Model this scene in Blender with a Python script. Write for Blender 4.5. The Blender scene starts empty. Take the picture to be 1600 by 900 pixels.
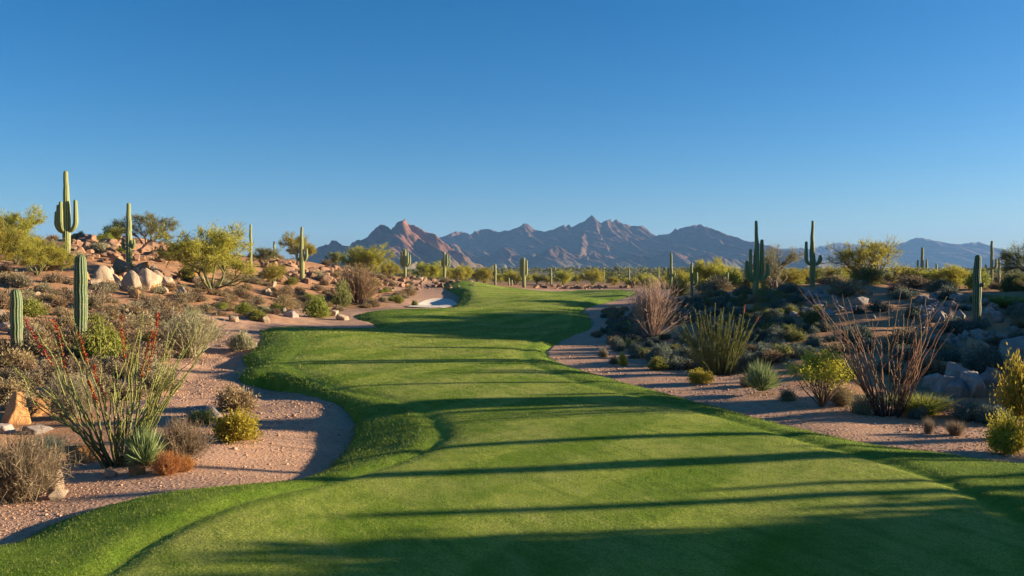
import bpy, math, random
import numpy as np
from mathutils import Vector
from mathutils.geometry import delaunay_2d_cdt

C = bpy.context.scene
COL = C.collection
R = math.radians
rng = np.random.default_rng(7)
random.seed(7)

# ------------------------------------------------------------------ camera, world, sun, exposure
F_PX = 1333.333            # focal length in photo pixels (photo 1600 x 900)
CAM_Z = 4.0
PITCH = math.atan(32 / F_PX)
SUN_EL, SUN_AZ = 12.0, 82.0   # azimuth clockwise from +Y, so the sun stands to the right
SKY_STRENGTH = 0.05
SUN_STRENGTH = 5.0
EXPOSURE = 1.6

cam_d = bpy.data.cameras.new("camera")
cam = bpy.data.objects.new("camera", cam_d)
COL.objects.link(cam)
cam.location = (0, 0, CAM_Z)
cam.rotation_euler = (math.pi / 2 - PITCH, 0, 0)
cam_d.sensor_width = 36.0
cam_d.lens = F_PX * 36.0 / 1600.0
cam_d.clip_start = 0.1
cam_d.clip_end = 30000
C.camera = cam

w = bpy.data.worlds.new("World")
C.world = w
w.use_nodes = True
nt = w.node_tree
nt.nodes.clear()
sky = nt.nodes.new("ShaderNodeTexSky")
sky.sky_type = 'NISHITA'
sky.sun_disc = False
sky.sun_elevation = R(SUN_EL)
sky.sun_rotation = R(SUN_AZ)
sky.altitude = 1500
sky.air_density = 1.0
sky.dust_density = 2.2
sky.ozone_density = 4.0
bg = nt.nodes.new("ShaderNodeBackground")
bg.inputs['Strength'].default_value = SKY_STRENGTH
wo = nt.nodes.new("ShaderNodeOutputWorld")
sat = nt.nodes.new("ShaderNodeHueSaturation")
sat.inputs['Saturation'].default_value = 1.28
nt.links.new(sky.outputs[0], sat.inputs['Color'])
nt.links.new(sat.outputs[0], bg.inputs[0])
nt.links.new(bg.outputs[0], wo.inputs[0])

sun_d = bpy.data.lights.new("sun", 'SUN')
sun = bpy.data.objects.new("sun", sun_d)
COL.objects.link(sun)
sun_d.energy = SUN_STRENGTH
sun_d.angle = R(0.5)
sun_d.color = (1.0, 0.83, 0.58)
sv = Vector((math.sin(R(SUN_AZ)) * math.cos(R(SUN_EL)), math.cos(R(SUN_AZ)) * math.cos(R(SUN_EL)), math.sin(R(SUN_EL))))
sun.rotation_euler = sv.to_track_quat('Z', 'Y').to_euler()
sun.location = (60, 10, 60)

C.view_settings.view_transform = 'Standard'
C.view_settings.look = 'None'
C.view_settings.exposure = EXPOSURE
C.view_settings.gamma = 1.0
C.view_settings.use_curve_mapping = False
C.render.engine = 'CYCLES'
cy = C.cycles
cy.use_denoising = True
cy.max_bounces = 6
cy.diffuse_bounces = 3
cy.glossy_bounces = 2
cy.transmission_bounces = 3
cy.transparent_max_bounces = 8
cy.volume_bounces = 0
cy.use_adaptive_sampling = True
cy.adaptive_threshold = 0.015
cy.caustics_reflective = False
cy.caustics_refractive = False

# ------------------------------------------------------------------ numpy noise
def _hash(ix, iy, iz, seed):
    h = (ix.astype(np.int64) * 374761393 + iy.astype(np.int64) * 668265263 + iz.astype(np.int64) * 2147483647 + seed * 1442695041) & 0xffffffff
    h = ((h ^ (h >> 13)) * 1274126177) & 0xffffffff
    h = (h ^ (h >> 16)) & 0xffffffff
    h = ((h ^ (h >> 15)) * 2246822519) & 0xffffffff
    h = h ^ (h >> 13)
    return (h & 0xffffff) / float(0xffffff)

def vnoise(x, y, z=None, seed=0):
    x = np.asarray(x, float); y = np.asarray(y, float)
    z = np.zeros_like(x) if z is None else np.asarray(z, float)
    ix, iy, iz = np.floor(x), np.floor(y), np.floor(z)
    fx, fy, fz = x - ix, y - iy, z - iz
    fx = fx * fx * fx * (fx * (fx * 6 - 15) + 10); fy = fy * fy * fy * (fy * (fy * 6 - 15) + 10); fz = fz * fz * (3 - 2 * fz)
    def g(a, b, c): return _hash(ix + a, iy + b, iz + c, seed)
    x00 = g(0,0,0) * (1-fx) + g(1,0,0) * fx; x10 = g(0,1,0) * (1-fx) + g(1,1,0) * fx
    x01 = g(0,0,1) * (1-fx) + g(1,0,1) * fx; x11 = g(0,1,1) * (1-fx) + g(1,1,1) * fx
    return ((x00 * (1-fy) + x10 * fy) * (1-fz) + (x01 * (1-fy) + x11 * fy) * fz) * 2 - 1

def fbm(x, y, z=None, octv=4, seed=0, gain=0.5):
    t, a, f, s = 0, 1.0, 1.0, 0
    for k in range(octv):
        t = t + a * vnoise(x * f + 17.3 * k, y * f - 9.1 * k, None if z is None else z * f + 3.7 * k, seed + k)
        s += a; a *= gain; f *= 2.03
    return t / s

def sstep(t):
    t = np.clip(t, 0, 1)
    return t * t * (3 - 2 * t)

# ------------------------------------------------------------------ mesh helpers
class MB:
    """collects vertices, faces and one random number per vertex, then links them as one mesh object"""
    def __init__(s): s.V = []; s.A = []; s.Q = []; s.T = []; s.n = 0
    def add(s, V, Q=None, T=None, a=None):
        V = np.asarray(V, float).reshape(-1, 3)
        if Q is not None and len(Q): s.Q.append(np.asarray(Q, int) + s.n)
        if T is not None and len(T): s.T.append(np.asarray(T, int) + s.n)
        s.V.append(V)
        s.A.append(np.zeros(len(V)) if a is None else np.broadcast_to(np.asarray(a, float), (len(V),)))
        s.n += len(V)
    def mesh(s, name, mat, smooth=False, extra=None):
        V = np.concatenate(s.V); A = np.concatenate(s.A)
        me = bpy.data.meshes.new(name)
        me.vertices.add(len(V)); me.vertices.foreach_set("co", V.astype(np.float32).ravel())
        loops, starts, k = [], [], 0
        if s.Q:
            q = np.concatenate(s.Q); loops.append(q.ravel()); starts.append(np.arange(len(q)) * 4); k = len(q) * 4
        if s.T:
            t = np.concatenate(s.T); loops.append(t.ravel()); starts.append(k + np.arange(len(t)) * 3)
        L = np.concatenate(loops); S = np.concatenate(starts)
        me.loops.add(len(L)); me.loops.foreach_set("vertex_index", L.astype(np.int32))
        me.polygons.add(len(S)); me.polygons.foreach_set("loop_start", S.astype(np.int32))
        if smooth: me.polygons.foreach_set("use_smooth", np.ones(len(S), bool))
        me.update(calc_edges=True)
        at = me.attributes.new("var", 'FLOAT', 'POINT'); at.data.foreach_set("value", A.astype(np.float32))
        for nm, arr in (extra or {}).items():
            at = me.attributes.new(nm, 'FLOAT', 'POINT'); at.data.foreach_set("value", np.asarray(arr, np.float32))
        me.materials.append(mat)
        return me
    def build(s, name, mat, parent=None, smooth=False, extra=None):
        return link(name, s.mesh(name, mat, smooth, extra), parent)

def link(name, me, parent=None):
    o = bpy.data.objects.new(name, me); COL.objects.link(o)
    if parent: o.parent = parent
    return o

def tag(o, label, cat, group=None, kind=None):
    o['label'] = label; o['category'] = cat
    if group: o['group'] = group
    if kind: o['kind'] = kind
    return o

def structure(o, kind='structure'):
    o['kind'] = kind
    return o

def thing(name, loc, label, cat, group=None, rz=0.0, sc=1.0):
    o = bpy.data.objects.new(name, None); COL.objects.link(o)
    o.empty_display_size = 0.2
    o.location = loc; o.rotation_euler = (0, 0, rz)
    o.scale = (sc, sc, sc) if not isinstance(sc, (tuple, list)) else sc
    return tag(o, label, cat, group)

def kids_of():
    m = {}
    for o in bpy.data.objects:
        if o.parent: m.setdefault(o.parent.name, []).append(o)
    return m

def dup(root, kids, loc, rz, sc, label, group, tilt=(0, 0)):
    r = root.copy(); COL.objects.link(r)
    r.location = loc; r.rotation_euler = (tilt[0], tilt[1], rz)
    r.scale = (sc, sc, sc) if not isinstance(sc, (tuple, list)) else sc
    r['label'] = label
    if group: r['group'] = group
    elif 'group' in r: del r['group']
    for ch in kids:
        c = ch.copy(); COL.objects.link(c); c.parent = r
    return r

def norm(v): return v / np.maximum(np.linalg.norm(v, axis=-1, keepdims=True), 1e-9)

def tube(mb, P, rad, sides=6, a=0.0, cap=True):
    P = np.asarray(P, float); n = len(P)
    rad = np.broadcast_to(np.asarray(rad, float), (n,))
    T = norm(np.gradient(P, axis=0))
    ref = np.array([0.0, 0, 1]) if abs(T[0][2]) < 0.8 else np.array([1.0, 0, 0])
    N = np.cross(T[0], ref); N /= np.linalg.norm(N)
    rings = []
    ang = np.arange(sides) * 2 * math.pi / sides
    for i in range(n):
        N = N - T[i] * N.dot(T[i]); N /= max(np.linalg.norm(N), 1e-9)
        B = np.cross(T[i], N)
        rings.append(P[i] + rad[i] * (np.cos(ang)[:, None] * N + np.sin(ang)[:, None] * B))
    V = np.concatenate(rings)
    i, j = np.meshgrid(np.arange(n - 1), np.arange(sides), indexing='ij')
    j2 = (j + 1) % sides
    Q = np.stack([i * sides + j, i * sides + j2, (i + 1) * sides + j2, (i + 1) * sides + j], -1).reshape(-1, 4)
    Tt = None
    if cap:
        V = np.concatenate([V, P[-1:] + T[-1:] * rad[-1] * 0.6])
        k = np.arange(sides)
        Tt = np.stack([(n - 1) * sides + k, (n - 1) * sides + (k + 1) % sides, np.full(sides, n * sides)], -1)
    mb.add(V, Q, Tt, a)

def leaves(mb, P, D, L, W, r, a=None):
    """diamond leaves: base P, direction D (unit), length L, width W"""
    n = len(P)
    L = np.broadcast_to(np.asarray(L, float), (n,))[:, None]; W = np.broadcast_to(np.asarray(W, float), (n,))[:, None]
    S = norm(np.cross(D, r.normal(size=(n, 3))))
    V = np.stack([P, P + D * L * 0.5 + S * W * 0.5, P + D * L, P + D * L * 0.5 - S * W * 0.5], 1).reshape(-1, 3)
    Q = np.arange(n * 4).reshape(-1, 4)
    a = r.random(n) if a is None else a
    mb.add(V, Q, None, np.repeat(a, 4))

def blades(mb, P, D, L, W, bend, r, seg=2, a=None):
    """curved tapering blades from P along D, drooping by bend"""
    n = len(P)
    L = np.broadcast_to(np.asarray(L, float), (n,))[:, None]; W = np.broadcast_to(np.asarray(W, float), (n,))[:, None]
    bend = np.broadcast_to(np.asarray(bend, float), (n,))[:, None]
    S = norm(np.cross(D, r.normal(size=(n, 3))))
    rows = []
    for k in range(seg + 1):
        t = k / seg
        p = P + D * L * t + np.array([0, 0, -1.0]) * bend * L * t * t
        if k < seg: rows += [p - S * W * (1 - t * 0.7) * .5, p + S * W * (1 - t * 0.7) * .5]
        else: rows += [p]
    m = len(rows)
    V = np.stack(rows, 1).reshape(-1, 3)
    b = (np.arange(n) * m)[:, None]
    Q = np.concatenate([b + np.array([[2*k, 2*k+1, 2*k+3, 2*k+2]]) for k in range(seg - 1)]) if seg > 1 else None
    T = b + np.array([[2 * seg - 2, 2 * seg - 1, 2 * seg]])
    a = r.random(n) if a is None else a
    mb.add(V, Q, T, np.repeat(a, m))

def rdir(n, r, up=0.0, lo=-1.0):
    v = r.normal(size=(n, 3)); v = norm(v); v[:, 2] = np.where(v[:, 2] < lo, -v[:, 2], v[:, 2]); v[:, 2] += up
    return norm(v)

# ------------------------------------------------------------------ materials
def new_mat(name):
    m = bpy.data.materials.new(name); m.use_nodes = True
    t = m.node_tree; t.nodes.clear()
    out = t.nodes.new("ShaderNodeOutputMaterial")
    return m, t, out

class N:
    def __init__(s, t): s.t = t
    def node(s, typ, **kw):
        n = s.t.nodes.new(typ)
        for k, v in kw.items(): setattr(n, k, v)
        return n
    def put(s, sock, v):
        if isinstance(v, bpy.types.NodeSocket): s.t.links.new(v, sock)
        elif v is not None:
            if hasattr(sock.default_value, '__len__') and not hasattr(v, '__len__'): sock.default_value = (v, v, v, 1)[:len(sock.default_value)]
            elif hasattr(v, '__len__') and len(v) == 3 and len(sock.default_value) == 4: sock.default_value = (*v, 1)
            else: sock.default_value = v
    def attr(s, name): return s.node("ShaderNodeAttribute", attribute_name=name).outputs['Fac']
    def pos(s): return s.node("ShaderNodeNewGeometry").outputs['Position']
    def objco(s): return s.node("ShaderNodeTexCoord").outputs['Object']
    def orand(s): return s.node("ShaderNodeObjectInfo").outputs['Random']
    def math(s, op, a, b=0.0, c=0.0, clamp=False):
        n = s.node("ShaderNodeMath", operation=op); n.use_clamp = clamp
        s.put(n.inputs[0], a); s.put(n.inputs[1], b); s.put(n.inputs[2], c)
        return n.outputs[0]
    def mix(s, f, a, b, mode='MIX'):
        n = s.node("ShaderNodeMix", data_type='RGBA', blend_type=mode)
        s.put(n.inputs[0], f); s.put(n.inputs[6], a); s.put(n.inputs[7], b)
        return n.outputs[2]
    def noise(s, vec, scale, detail=4, rough=0.55, dist=0.0):
        n = s.node("ShaderNodeTexNoise"); s.put(n.inputs['Vector'], vec)
        n.inputs['Scale'].default_value = scale; n.inputs['Detail'].default_value = detail
        n.inputs['Roughness'].default_value = rough; n.inputs['Distortion'].default_value = dist
        return n.outputs['Fac']
    def voro(s, vec, scale, feature='F1', out='Distance'):
        n = s.node("ShaderNodeTexVoronoi", feature=feature); s.put(n.inputs['Vector'], vec)
        n.inputs['Scale'].default_value = scale
        return n.outputs[out]
    def ramp(s, v, a, b, lo=0.0, hi=1.0):
        n = s.node("ShaderNodeMapRange", interpolation_type='SMOOTHSTEP')
        s.put(n.inputs[0], v); n.inputs[1].default_value = a; n.inputs[2].default_value = b
        n.inputs[3].default_value = lo; n.inputs[4].default_value = hi
        return n.outputs[0]
    def scalev(s, vec, sc):
        n = s.node("ShaderNodeVectorMath", operation='MULTIPLY'); s.put(n.inputs[0], vec); n.inputs[1].default_value = sc
        return n.outputs[0]
    def bump(s, h, strength, dist, normal=None):
        n = s.node("ShaderNodeBump"); s.put(n.inputs['Height'], h)
        n.inputs['Strength'].default_value = strength; n.inputs['Distance'].default_value = dist
        if normal is not None: s.put(n.inputs['Normal'], normal)
        return n.outputs[0]
    def pbsdf(s, col, rough=0.8, normal=None, spec=0.25):
        n = s.node("ShaderNodeBsdfPrincipled"); s.put(n.inputs['Base Color'], col); s.put(n.inputs['Roughness'], rough)
        n.inputs['Specular IOR Level'].default_value = spec
        if normal is not None: s.put(n.inputs['Normal'], normal)
        return n.outputs[0]

def leaf_mat(name, ca, cb, transl=0.35, jitter=0.35, spec=0.15):
    m, t, out = new_mat(name); n = N(t)
    col = n.mix(n.attr("var"), ca, cb)
    j = n.math('MULTIPLY_ADD', n.orand(), jitter, 1 - jitter / 2)
    h = n.node("ShaderNodeHueSaturation"); n.put(h.inputs['Color'], col); n.put(h.inputs['Value'], j)
    n.put(h.inputs['Hue'], n.math('MULTIPLY_ADD', n.orand(), 0.03, 0.485))
    col = h.outputs[0]
    a = n.pbsdf(col, 0.65, None, spec)
    tr = n.node("ShaderNodeBsdfTranslucent"); n.put(tr.inputs[0], col)
    mx = n.node("ShaderNodeMixShader"); mx.inputs[0].default_value = transl
    t.links.new(a, mx.inputs[1]); t.links.new(tr.outputs[0], mx.inputs[2]); t.links.new(mx.outputs[0], out.inputs[0])
    return m

def bark_mat(name, ca, cb, scale=14):
    m, t, out = new_mat(name); n = N(t)
    f = n.noise(n.objco(), scale, 5, 0.65)
    col = n.mix(n.ramp(f, .35, .68), ca, cb)
    t.links.new(n.pbsdf(col, 0.9, n.bump(f, 0.5, 0.02)), out.inputs[0])
    return m

def rock_mat(name, ca, cb, cc, scale=1.0):
    m, t, out = new_mat(name); n = N(t)
    o = n.objco()
    f = n.noise(o, 1.7 * scale, 8, 0.62, .4); g = n.noise(o, 9 * scale, 6, 0.7)
    col = n.mix(n.ramp(f, .38, .62), ca, cb)
    col = n.mix(n.ramp(g, .52, .75, 0, .75), col, cc)
    j = n.math('MULTIPLY_ADD', n.orand(), .45, .75)
    h = n.node("ShaderNodeHueSaturation"); n.put(h.inputs['Color'], col); n.put(h.inputs['Value'], j)
    hh = n.math('ADD', n.math('MULTIPLY', f, .7), n.math('MULTIPLY', g, .3))
    t.links.new(n.pbsdf(h.outputs[0], 0.92, n.bump(hh, 0.8, 0.12)), out.inputs[0])
    return m
# ------------------------------------------------------------------ terrain: profiles of the ground along sight lines, turned into heights
def z_of(Y, py):
    b = (450 - py) / F_PX
    return CAM_Z + Y * (-math.sin(PITCH) + b * math.cos(PITCH)) / (math.cos(PITCH) + b * math.sin(PITCH))

# columns: azimuth (photo px) -> (distance m, height m as float or sight row as int)
PROFILE = {
 -500: [(8,0.1),(14,.3),(20,1.2),(28,2.4),(40,3.8),(60,5.4),(85,6.6),(110,7.),(140,5.),(200,2.),(300,0.)],
 0:    [(8,0.),(13,828),(16,757),(20,692),(26,615),(35,545),(50,478),(65,432),(80,404),(100,386),(118,381),(150,5.),(220,2.),(320,0.)],
 100:  [(8,0.),(14,797),(17,736),(20,692),(26,618),(35,550),(50,482),(65,436),(80,404),(100,374),(114,364),(140,5.6),(220,2.),(320,0.)],
 200:  [(8,0.),(15,768),(17.5,722),(20,690),(26,622),(35,558),(50,497),(65,452),(80,420),(100,388),(114,375),(140,5.4),(220,2.),(320,0.)],
 300:  [(8,0.),(15.6,749),(18,713),(23,650),(30,595),(40,547),(55,498),(70,460),(85,432),(105,402),(120,390),(150,4.6),(220,2.),(320,0.)],
 400:  [(8,0.),(16,741),(18,715),(23,651),(30,597),(40,552),(55,511),(65,489),(80,458),(100,425),(120,403),(132,396),(160,4.2),(220,2.),(320,0.)],
 500:  [(8,0.),(40,551),(55,515),(70,493),(85,472),(100,449),(120,420),(138,404),(165,3.6),(230,1.),(320,0.)],
 600:  [(8,0.),(55,515),(75,488),(90,477),(105,464),(125,446),(145,433),(158,427),(190,2.),(260,.5),(350,0.)],
 700:  [(8,0.),(55,515),(75,489),(90,478),(105,469),(125,457),(140,449),(155,443),(168,440),(200,.8),(300,0.)],
 760:  [(8,0.),(55,515),(75,489),(95,476),(110,466),(125,456),(140,450),(155,448),(168,447),(200,.2),(300,0.)],
 800:  [(8,0.),(40,552),(55,518),(66,502),(80,485),(100,473),(118,462),(135,455),(150,452),(165,450),(200,.0),(300,0.)],
 900:  [(8,0.),(40,552),(55,520),(66,505),(80,488),(100,473),(130,463),(150,457),(165,453),(200,.0),(300,0.)],
 1000: [(8,0.),(24,640),(40,551),(55,516),(75,488),(90,478),(110,469),(140,459),(200,.1),(300,0.)],
 1050: [(8,0.),(26,623),(33,580),(40,550),(50,521),(60,496),(70,478),(80,468),(95,462),(120,456),(200,.2),(300,0.)],
 1100: [(8,0.),(26.7,618),(33,578),(40,546),(50,510),(60,480),(68,464),(80,459),(100,453),(140,447),(200,.3),(300,0.)],
 1200: [(8,0.),(24,640),(28,602),(34,560),(42,518),(50,485),(57,464),(64,455),(80,452),(110,444),(160,.7),(300,0.)],
 1300: [(8,0.),(21,668),(25,622),(30,580),(36,541),(44,496),(50,469),(56,453),(64,449),(80,446),(110,441),(160,.9),(300,0.)],
 1400: [(8,0.),(20,686),(23,652),(28,601),(34,551),(40,509),(46,476),(51,458),(58,454),(80,449),(110,442),(160,1.),(300,0.)],
 1500: [(8,0.),(19,698),(22,660),(28,599),(34,548),(40,507),(46,480),(52,464),(60,461),(80,454),(110,444),(160,1.),(300,0.)],
 1600: [(8,0.),(18,714),(22,662),(28,600),(34,550),(40,512),(47,485),(54,470),(62,464),(80,454),(110,444),(160,1.),(300,0.)],
 2100: [(8,0.),(14,.2),(20,.9),(28,2.1),(36,3.),(44,3.3),(52,3.2),(64,2.6),(80,2.2),(110,1.8),(160,1.),(300,0.)],
}
_px = np.array(sorted(PROFILE)); _lg = np.log(np.geomspace(8, 9000, 140))
_T = np.zeros((len(_px), len(_lg)))
for i, p in enumerate(_px):
    ys = [a for a, b in PROFILE[p]]; zs = [(b if isinstance(b, float) else z_of(a, b)) for a, b in PROFILE[p]]
    _T[i] = np.interp(np.exp(_lg), ys, zs)
_pf = np.arange(-500, 2101, 20)
_T2 = np.stack([np.interp(_pf, _px, _T[:, k]) for k in range(len(_lg))], 1)
def _blur(A, ax, n):
    for _ in range(n):
        B = np.moveaxis(A, ax, 0); P = np.concatenate([B[:1], B, B[-1:]])
        A = np.moveaxis((P[:-2] + 2 * P[1:-1] + P[2:]) / 4, 0, ax)
    return A
_T2 = _blur(_blur(_T2, 0, 7), 1, 3)

def base_z(x, y):
    x = np.asarray(x, float); y = np.asarray(y, float)
    Y = np.maximum(y, 8.0)
    px = 800 + F_PX * x / (Y / math.cos(PITCH))
    u = np.clip((np.clip(px, -500, 2100) + 500) / 20, 0, len(_pf) - 1.001); v = np.clip((np.log(Y) - _lg[0]) / (_lg[1] - _lg[0]), 0, len(_lg) - 1.001)
    iu, iv = u.astype(int), v.astype(int); fu, fv = u - iu, v - iv
    z = (_T2[iu, iv] * (1-fu) + _T2[iu+1, iv] * fu) * (1-fv) + (_T2[iu, iv+1] * (1-fu) + _T2[iu+1, iv+1] * fu) * fv
    # the bank that goes on rising to the right of the hole
    bank = 2.65 * sstep((x - 17) / 20) * sstep((px - 1660) / 420) * (1 - sstep((y - 44) / 16)) 
    bank2 = 3.5 * sstep((x - 34) / 15) * sstep((px - 1640) / 200) * sstep((y - 42) / 12) * (1 - sstep((y - 84) / 10))
    # rolls of the hole: mound before the far green, shoulder by the path, hollow between, sand hollow
    g = lambda cx, cy, sx, sy: np.exp(-((x - cx) / sx) ** 2 - ((y - cy) / sy) ** 2)
    roll = .95 * g(-7.0, 132, 6.0, 17) + .55 * g(-8.5, 74, 4.5, 6) - .5 * g(-.5, 62, 8, 7) + .45 * g(3, 96, 8, 8) - .55 * g(8.5, 136, 5, 12) + .35 * g(-9.5, 42, 5, 6) - .5 * g(-8.6, 97, 2.2, 5) - .34 * g(-3.6, 19.6, 1.9, 2.6)
    return z + bank + bank2 + roll

TURF_D = None     # signed distance function set below
def hilliness(x, y):
    px = 800 + F_PX * x / np.maximum(y, 8.0)
    l = sstep((620 - px) / 260) * sstep((y - 18) / 12); r = sstep((px - 1000) / 120) * sstep((y - 26) / 8)
    return np.clip(l + r, 0, 1) * (1 - sstep((y - 150) / 80))

def desert_z(x, y):
    z = base_z(x, y)
    h = hilliness(x, y)
    z = z + h * (0.34 * fbm(x * .16, y * .16, octv=3, seed=3) + 0.16 * fbm(x * .6, y * .6, octv=3, seed=5))
    z = z - .20 * np.exp(-((x + 5.2) / 1.9) ** 2 - ((y - 20.5) / 4.2) ** 2) - .22 * np.exp(-((x + 8.0) / 2.2) ** 2 - ((y - 31) / 6) ** 2)
    z = z + 0.05 * fbm(x * .35, y * .35, octv=3, seed=9) * sstep((y - 6) / 5)
    far = sstep((y - 220) / 250)
    z = z + far * 1.6 * fbm(x * .006, y * .006, octv=4, seed=12)
    return z

def ray(px, py):
    a = (px - 800) / F_PX; b = (450 - py) / F_PX
    return np.array([a, math.cos(PITCH) + b * math.sin(PITCH), -math.sin(PITCH) + b * math.cos(PITCH)])

_ts = np.geomspace(6.5, 900, 420)
def pick(px, py, off=0.0, ymax=175.0):
    """where the sight line through a photo pixel meets the ground"""
    d = ray(px, py); t = _ts[_ts < ymax]
    for _ in range(2):
        P = d[None] * t[:, None] + np.array([0, 0, CAM_Z])
        gap = P[:, 2] - (desert_z(P[:, 0], P[:, 1]) + off)
        k = np.nonzero(gap < 0)[0]
        k = k[0] if len(k) else int(np.argmin(gap[len(gap)//3:]) + len(gap)//3)
        t0 = t[k]; t = np.linspace(t[max(k - 1, 0)], t[min(k + 1, len(t) - 1)], 41)
    p = P[k].copy(); p[2] = desert_z(p[0:1], p[1:2])[0]
    return p

def at(px, Y):
    x = (px - 800) / F_PX * Y
    return np.array([x, Y, float(desert_z(np.array([x]), np.array([Y]))[0])])

def proj(x, y, z):
    d = y * math.cos(PITCH) - (z - CAM_Z) * math.sin(PITCH)
    u = y * math.sin(PITCH) + (z - CAM_Z) * math.cos(PITCH)
    return 800 + F_PX * x / d, 450 - F_PX * u / d

LIP = 0.27
# edge of the mown turf: (photo px, row, 1 = edge seen over the top of its lip)
EDGE = [(0,829,1),(60,802,1),(110,783,1),(180,764,1),(250,751,1),(330,744,1),(400,739,1),(460,734,1),(500,725,.9),(530,707,.6),(547,686,.3),(551,665,0),
 (543,646,0),(525,632,0),(495,622,0),(455,614,0),(415,608,0),(385,601,0),(369,592,0),(376,583,.3),(392,576,.6),(378,567,.3),(377,557,0),(394,545,0),(407,532,0),
 (405,520,0),(411,513,.5),(432,509,1),(480,508,1),(530,510,1),(565,511,.8),(584,505,.3),(556,498,0),(558,491,0),(598,484,.4),(640,481.5,.4),(680,481.5,.3),(707,479,.2)]
FAR = [(716,102),(714,111),(700,118),(690,128),(705,142),(745,152),(800,156),(845,150),(900,158),(960,160),(992,150),(988,128),(965,108),(945,94),(915,84)]
EDGE2 = [(925,497,.3),(926,508,.3),(905,519,.4),(872,533,.5),(856,546,.5),(862,556,.5),(884,565,.6),(930,577,.8),(1000,594,.9),(1075,613,1),(1160,634,1),(1250,656,1),(1350,677,1),(1450,692,1),(1550,705,1),(1600,711,1)]
def catmull(P, per=10, closed=True):
    P = np.asarray(P, float); n = len(P); out = []
    for i in range(n if closed else n - 1):
        p0, p1, p2, p3 = (P[(i-1) % n], P[i], P[(i+1) % n], P[(i+2) % n]) if closed else (P[max(i-1,0)], P[i], P[i+1], P[min(i+2,n-1)])
        t0 = 0; 
        d1 = max(np.linalg.norm(p1-p0), 1e-6) ** .5; d2 = max(np.linalg.norm(p2-p1), 1e-6) ** .5; d3 = max(np.linalg.norm(p3-p2), 1e-6) ** .5
        t1 = d1; t2 = t1 + d2; t3 = t2 + d3
        for t in np.linspace(t1, t2, per, endpoint=False):
            A1 = (t1-t)/t1*p0 + t/t1*p1; A2 = (t2-t)/(t2-t1)*p1 + (t-t1)/(t2-t1)*p2; A3 = (t3-t)/(t3-t2)*p2 + (t-t2)/(t3-t2)*p3
            B1 = (t2-t)/t2*A1 + t/t2*A2; B2 = (t3-t)/(t3-t1)*A2 + (t-t1)/(t3-t1)*A3
            out.append((t2-t)/(t2-t1)*B1 + (t-t1)/(t2-t1)*B2)
    return np.array(out)

_e = [(-13.5, 8.0), (-11.5, 11.5)] + [tuple(pick(a, b, LIP * h)[:2]) for a, b, h in EDGE] + [tuple(at(a, Y)[:2]) for a, Y in FAR] \
   + [tuple(pick(a, b, LIP * h)[:2]) for a, b, h in EDGE2] + [(12.6, 16.0), (16, 12), (18, 5), (14, -3), (-14, -3), (-16, 3)]
TURF = catmull(_e, 14)
_n = norm(np.roll(TURF, -1, 0) - np.roll(TURF, 1, 0)) @ np.array([[0, 1], [-1, 0]])
TURF = TURF + _n * (.05 * fbm(TURF[:, 0] * 2.3, TURF[:, 1] * 2.3, octv=3, seed=17) * np.clip(TURF[:, 1] / 16, .6, 3))[:, None]
# inner line between rough and fairway
_f = [(-7, 6), (-6.2, 9.5)] + [tuple(pick(a, b, LIP)[:2]) for a, b in [(150,897),(230,845),(320,803),(400,775),(500,752),(600,727),(670,700),(690,680),(680,660),(655,641),(600,622),(520,602),(462,588),(447,574),(460,558),(474,540),(472,522),(466,514),(500,512),(560,515),(610,505),(640,495),(690,488)]] \
   + [tuple(at(a, Y)[:2]) for a, Y in [(735,100),(735,118),(760,140),(850,142),(940,145),(955,125),(925,100),(895,84)]] \
   + [tuple(pick(a, b, LIP)[:2]) for a, b in [(890,508),(850,522),(818,545),(822,560),(850,577),(920,600),(1040,630),(1185,668),(1290,697),(1400,728),(1480,755),(1540,785),(1600,818)]] + [(7.9, 11), (7.6, 6), (0, 2)]
FAIR = catmull(_f, 7)

def sdist(P, x, y):
    """signed distance to closed polyline P, positive inside"""
    x = np.asarray(x, float).ravel(); y = np.asarray(y, float).ravel()
    A = P; B = np.roll(P, -1, 0)
    out = np.empty(len(x))
    for s in range(0, len(x), 8000):
        xs = x[s:s+8000, None]; ys = y[s:s+8000, None]
        dx = B[:, 0] - A[:, 0]; dy = B[:, 1] - A[:, 1]
        t = np.clip(((xs - A[:, 0]) * dx + (ys - A[:, 1]) * dy) / np.maximum(dx * dx + dy * dy, 1e-12), 0, 1)
        d = np.sqrt(((A[:, 0] + t * dx - xs) ** 2 + (A[:, 1] + t * dy - ys) ** 2).min(1))
        cr = ((A[:, 1] > ys) != (B[:, 1] > ys)) & (xs < dx * (ys - A[:, 1]) / np.where(dy == 0, 1e-12, dy) + A[:, 0])
        out[s:s+8000] = np.where(cr.sum(1) % 2 == 1, d, -d)
    return out

def lip_h(d, x, y):
    """how far the turf stands above the ground round it, by distance from its edge"""
    near_bunker = np.exp(-(((x + 7.4) / 3.2) ** 2 + ((y - 104) / 13) ** 2))
    L = LIP + 1.7 * near_bunker
    rate = 0.85 + 0.015 * np.maximum(y - 20, 0)
    return L * (1 - np.exp(-np.maximum(d, 0) / rate * 1.6))

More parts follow.
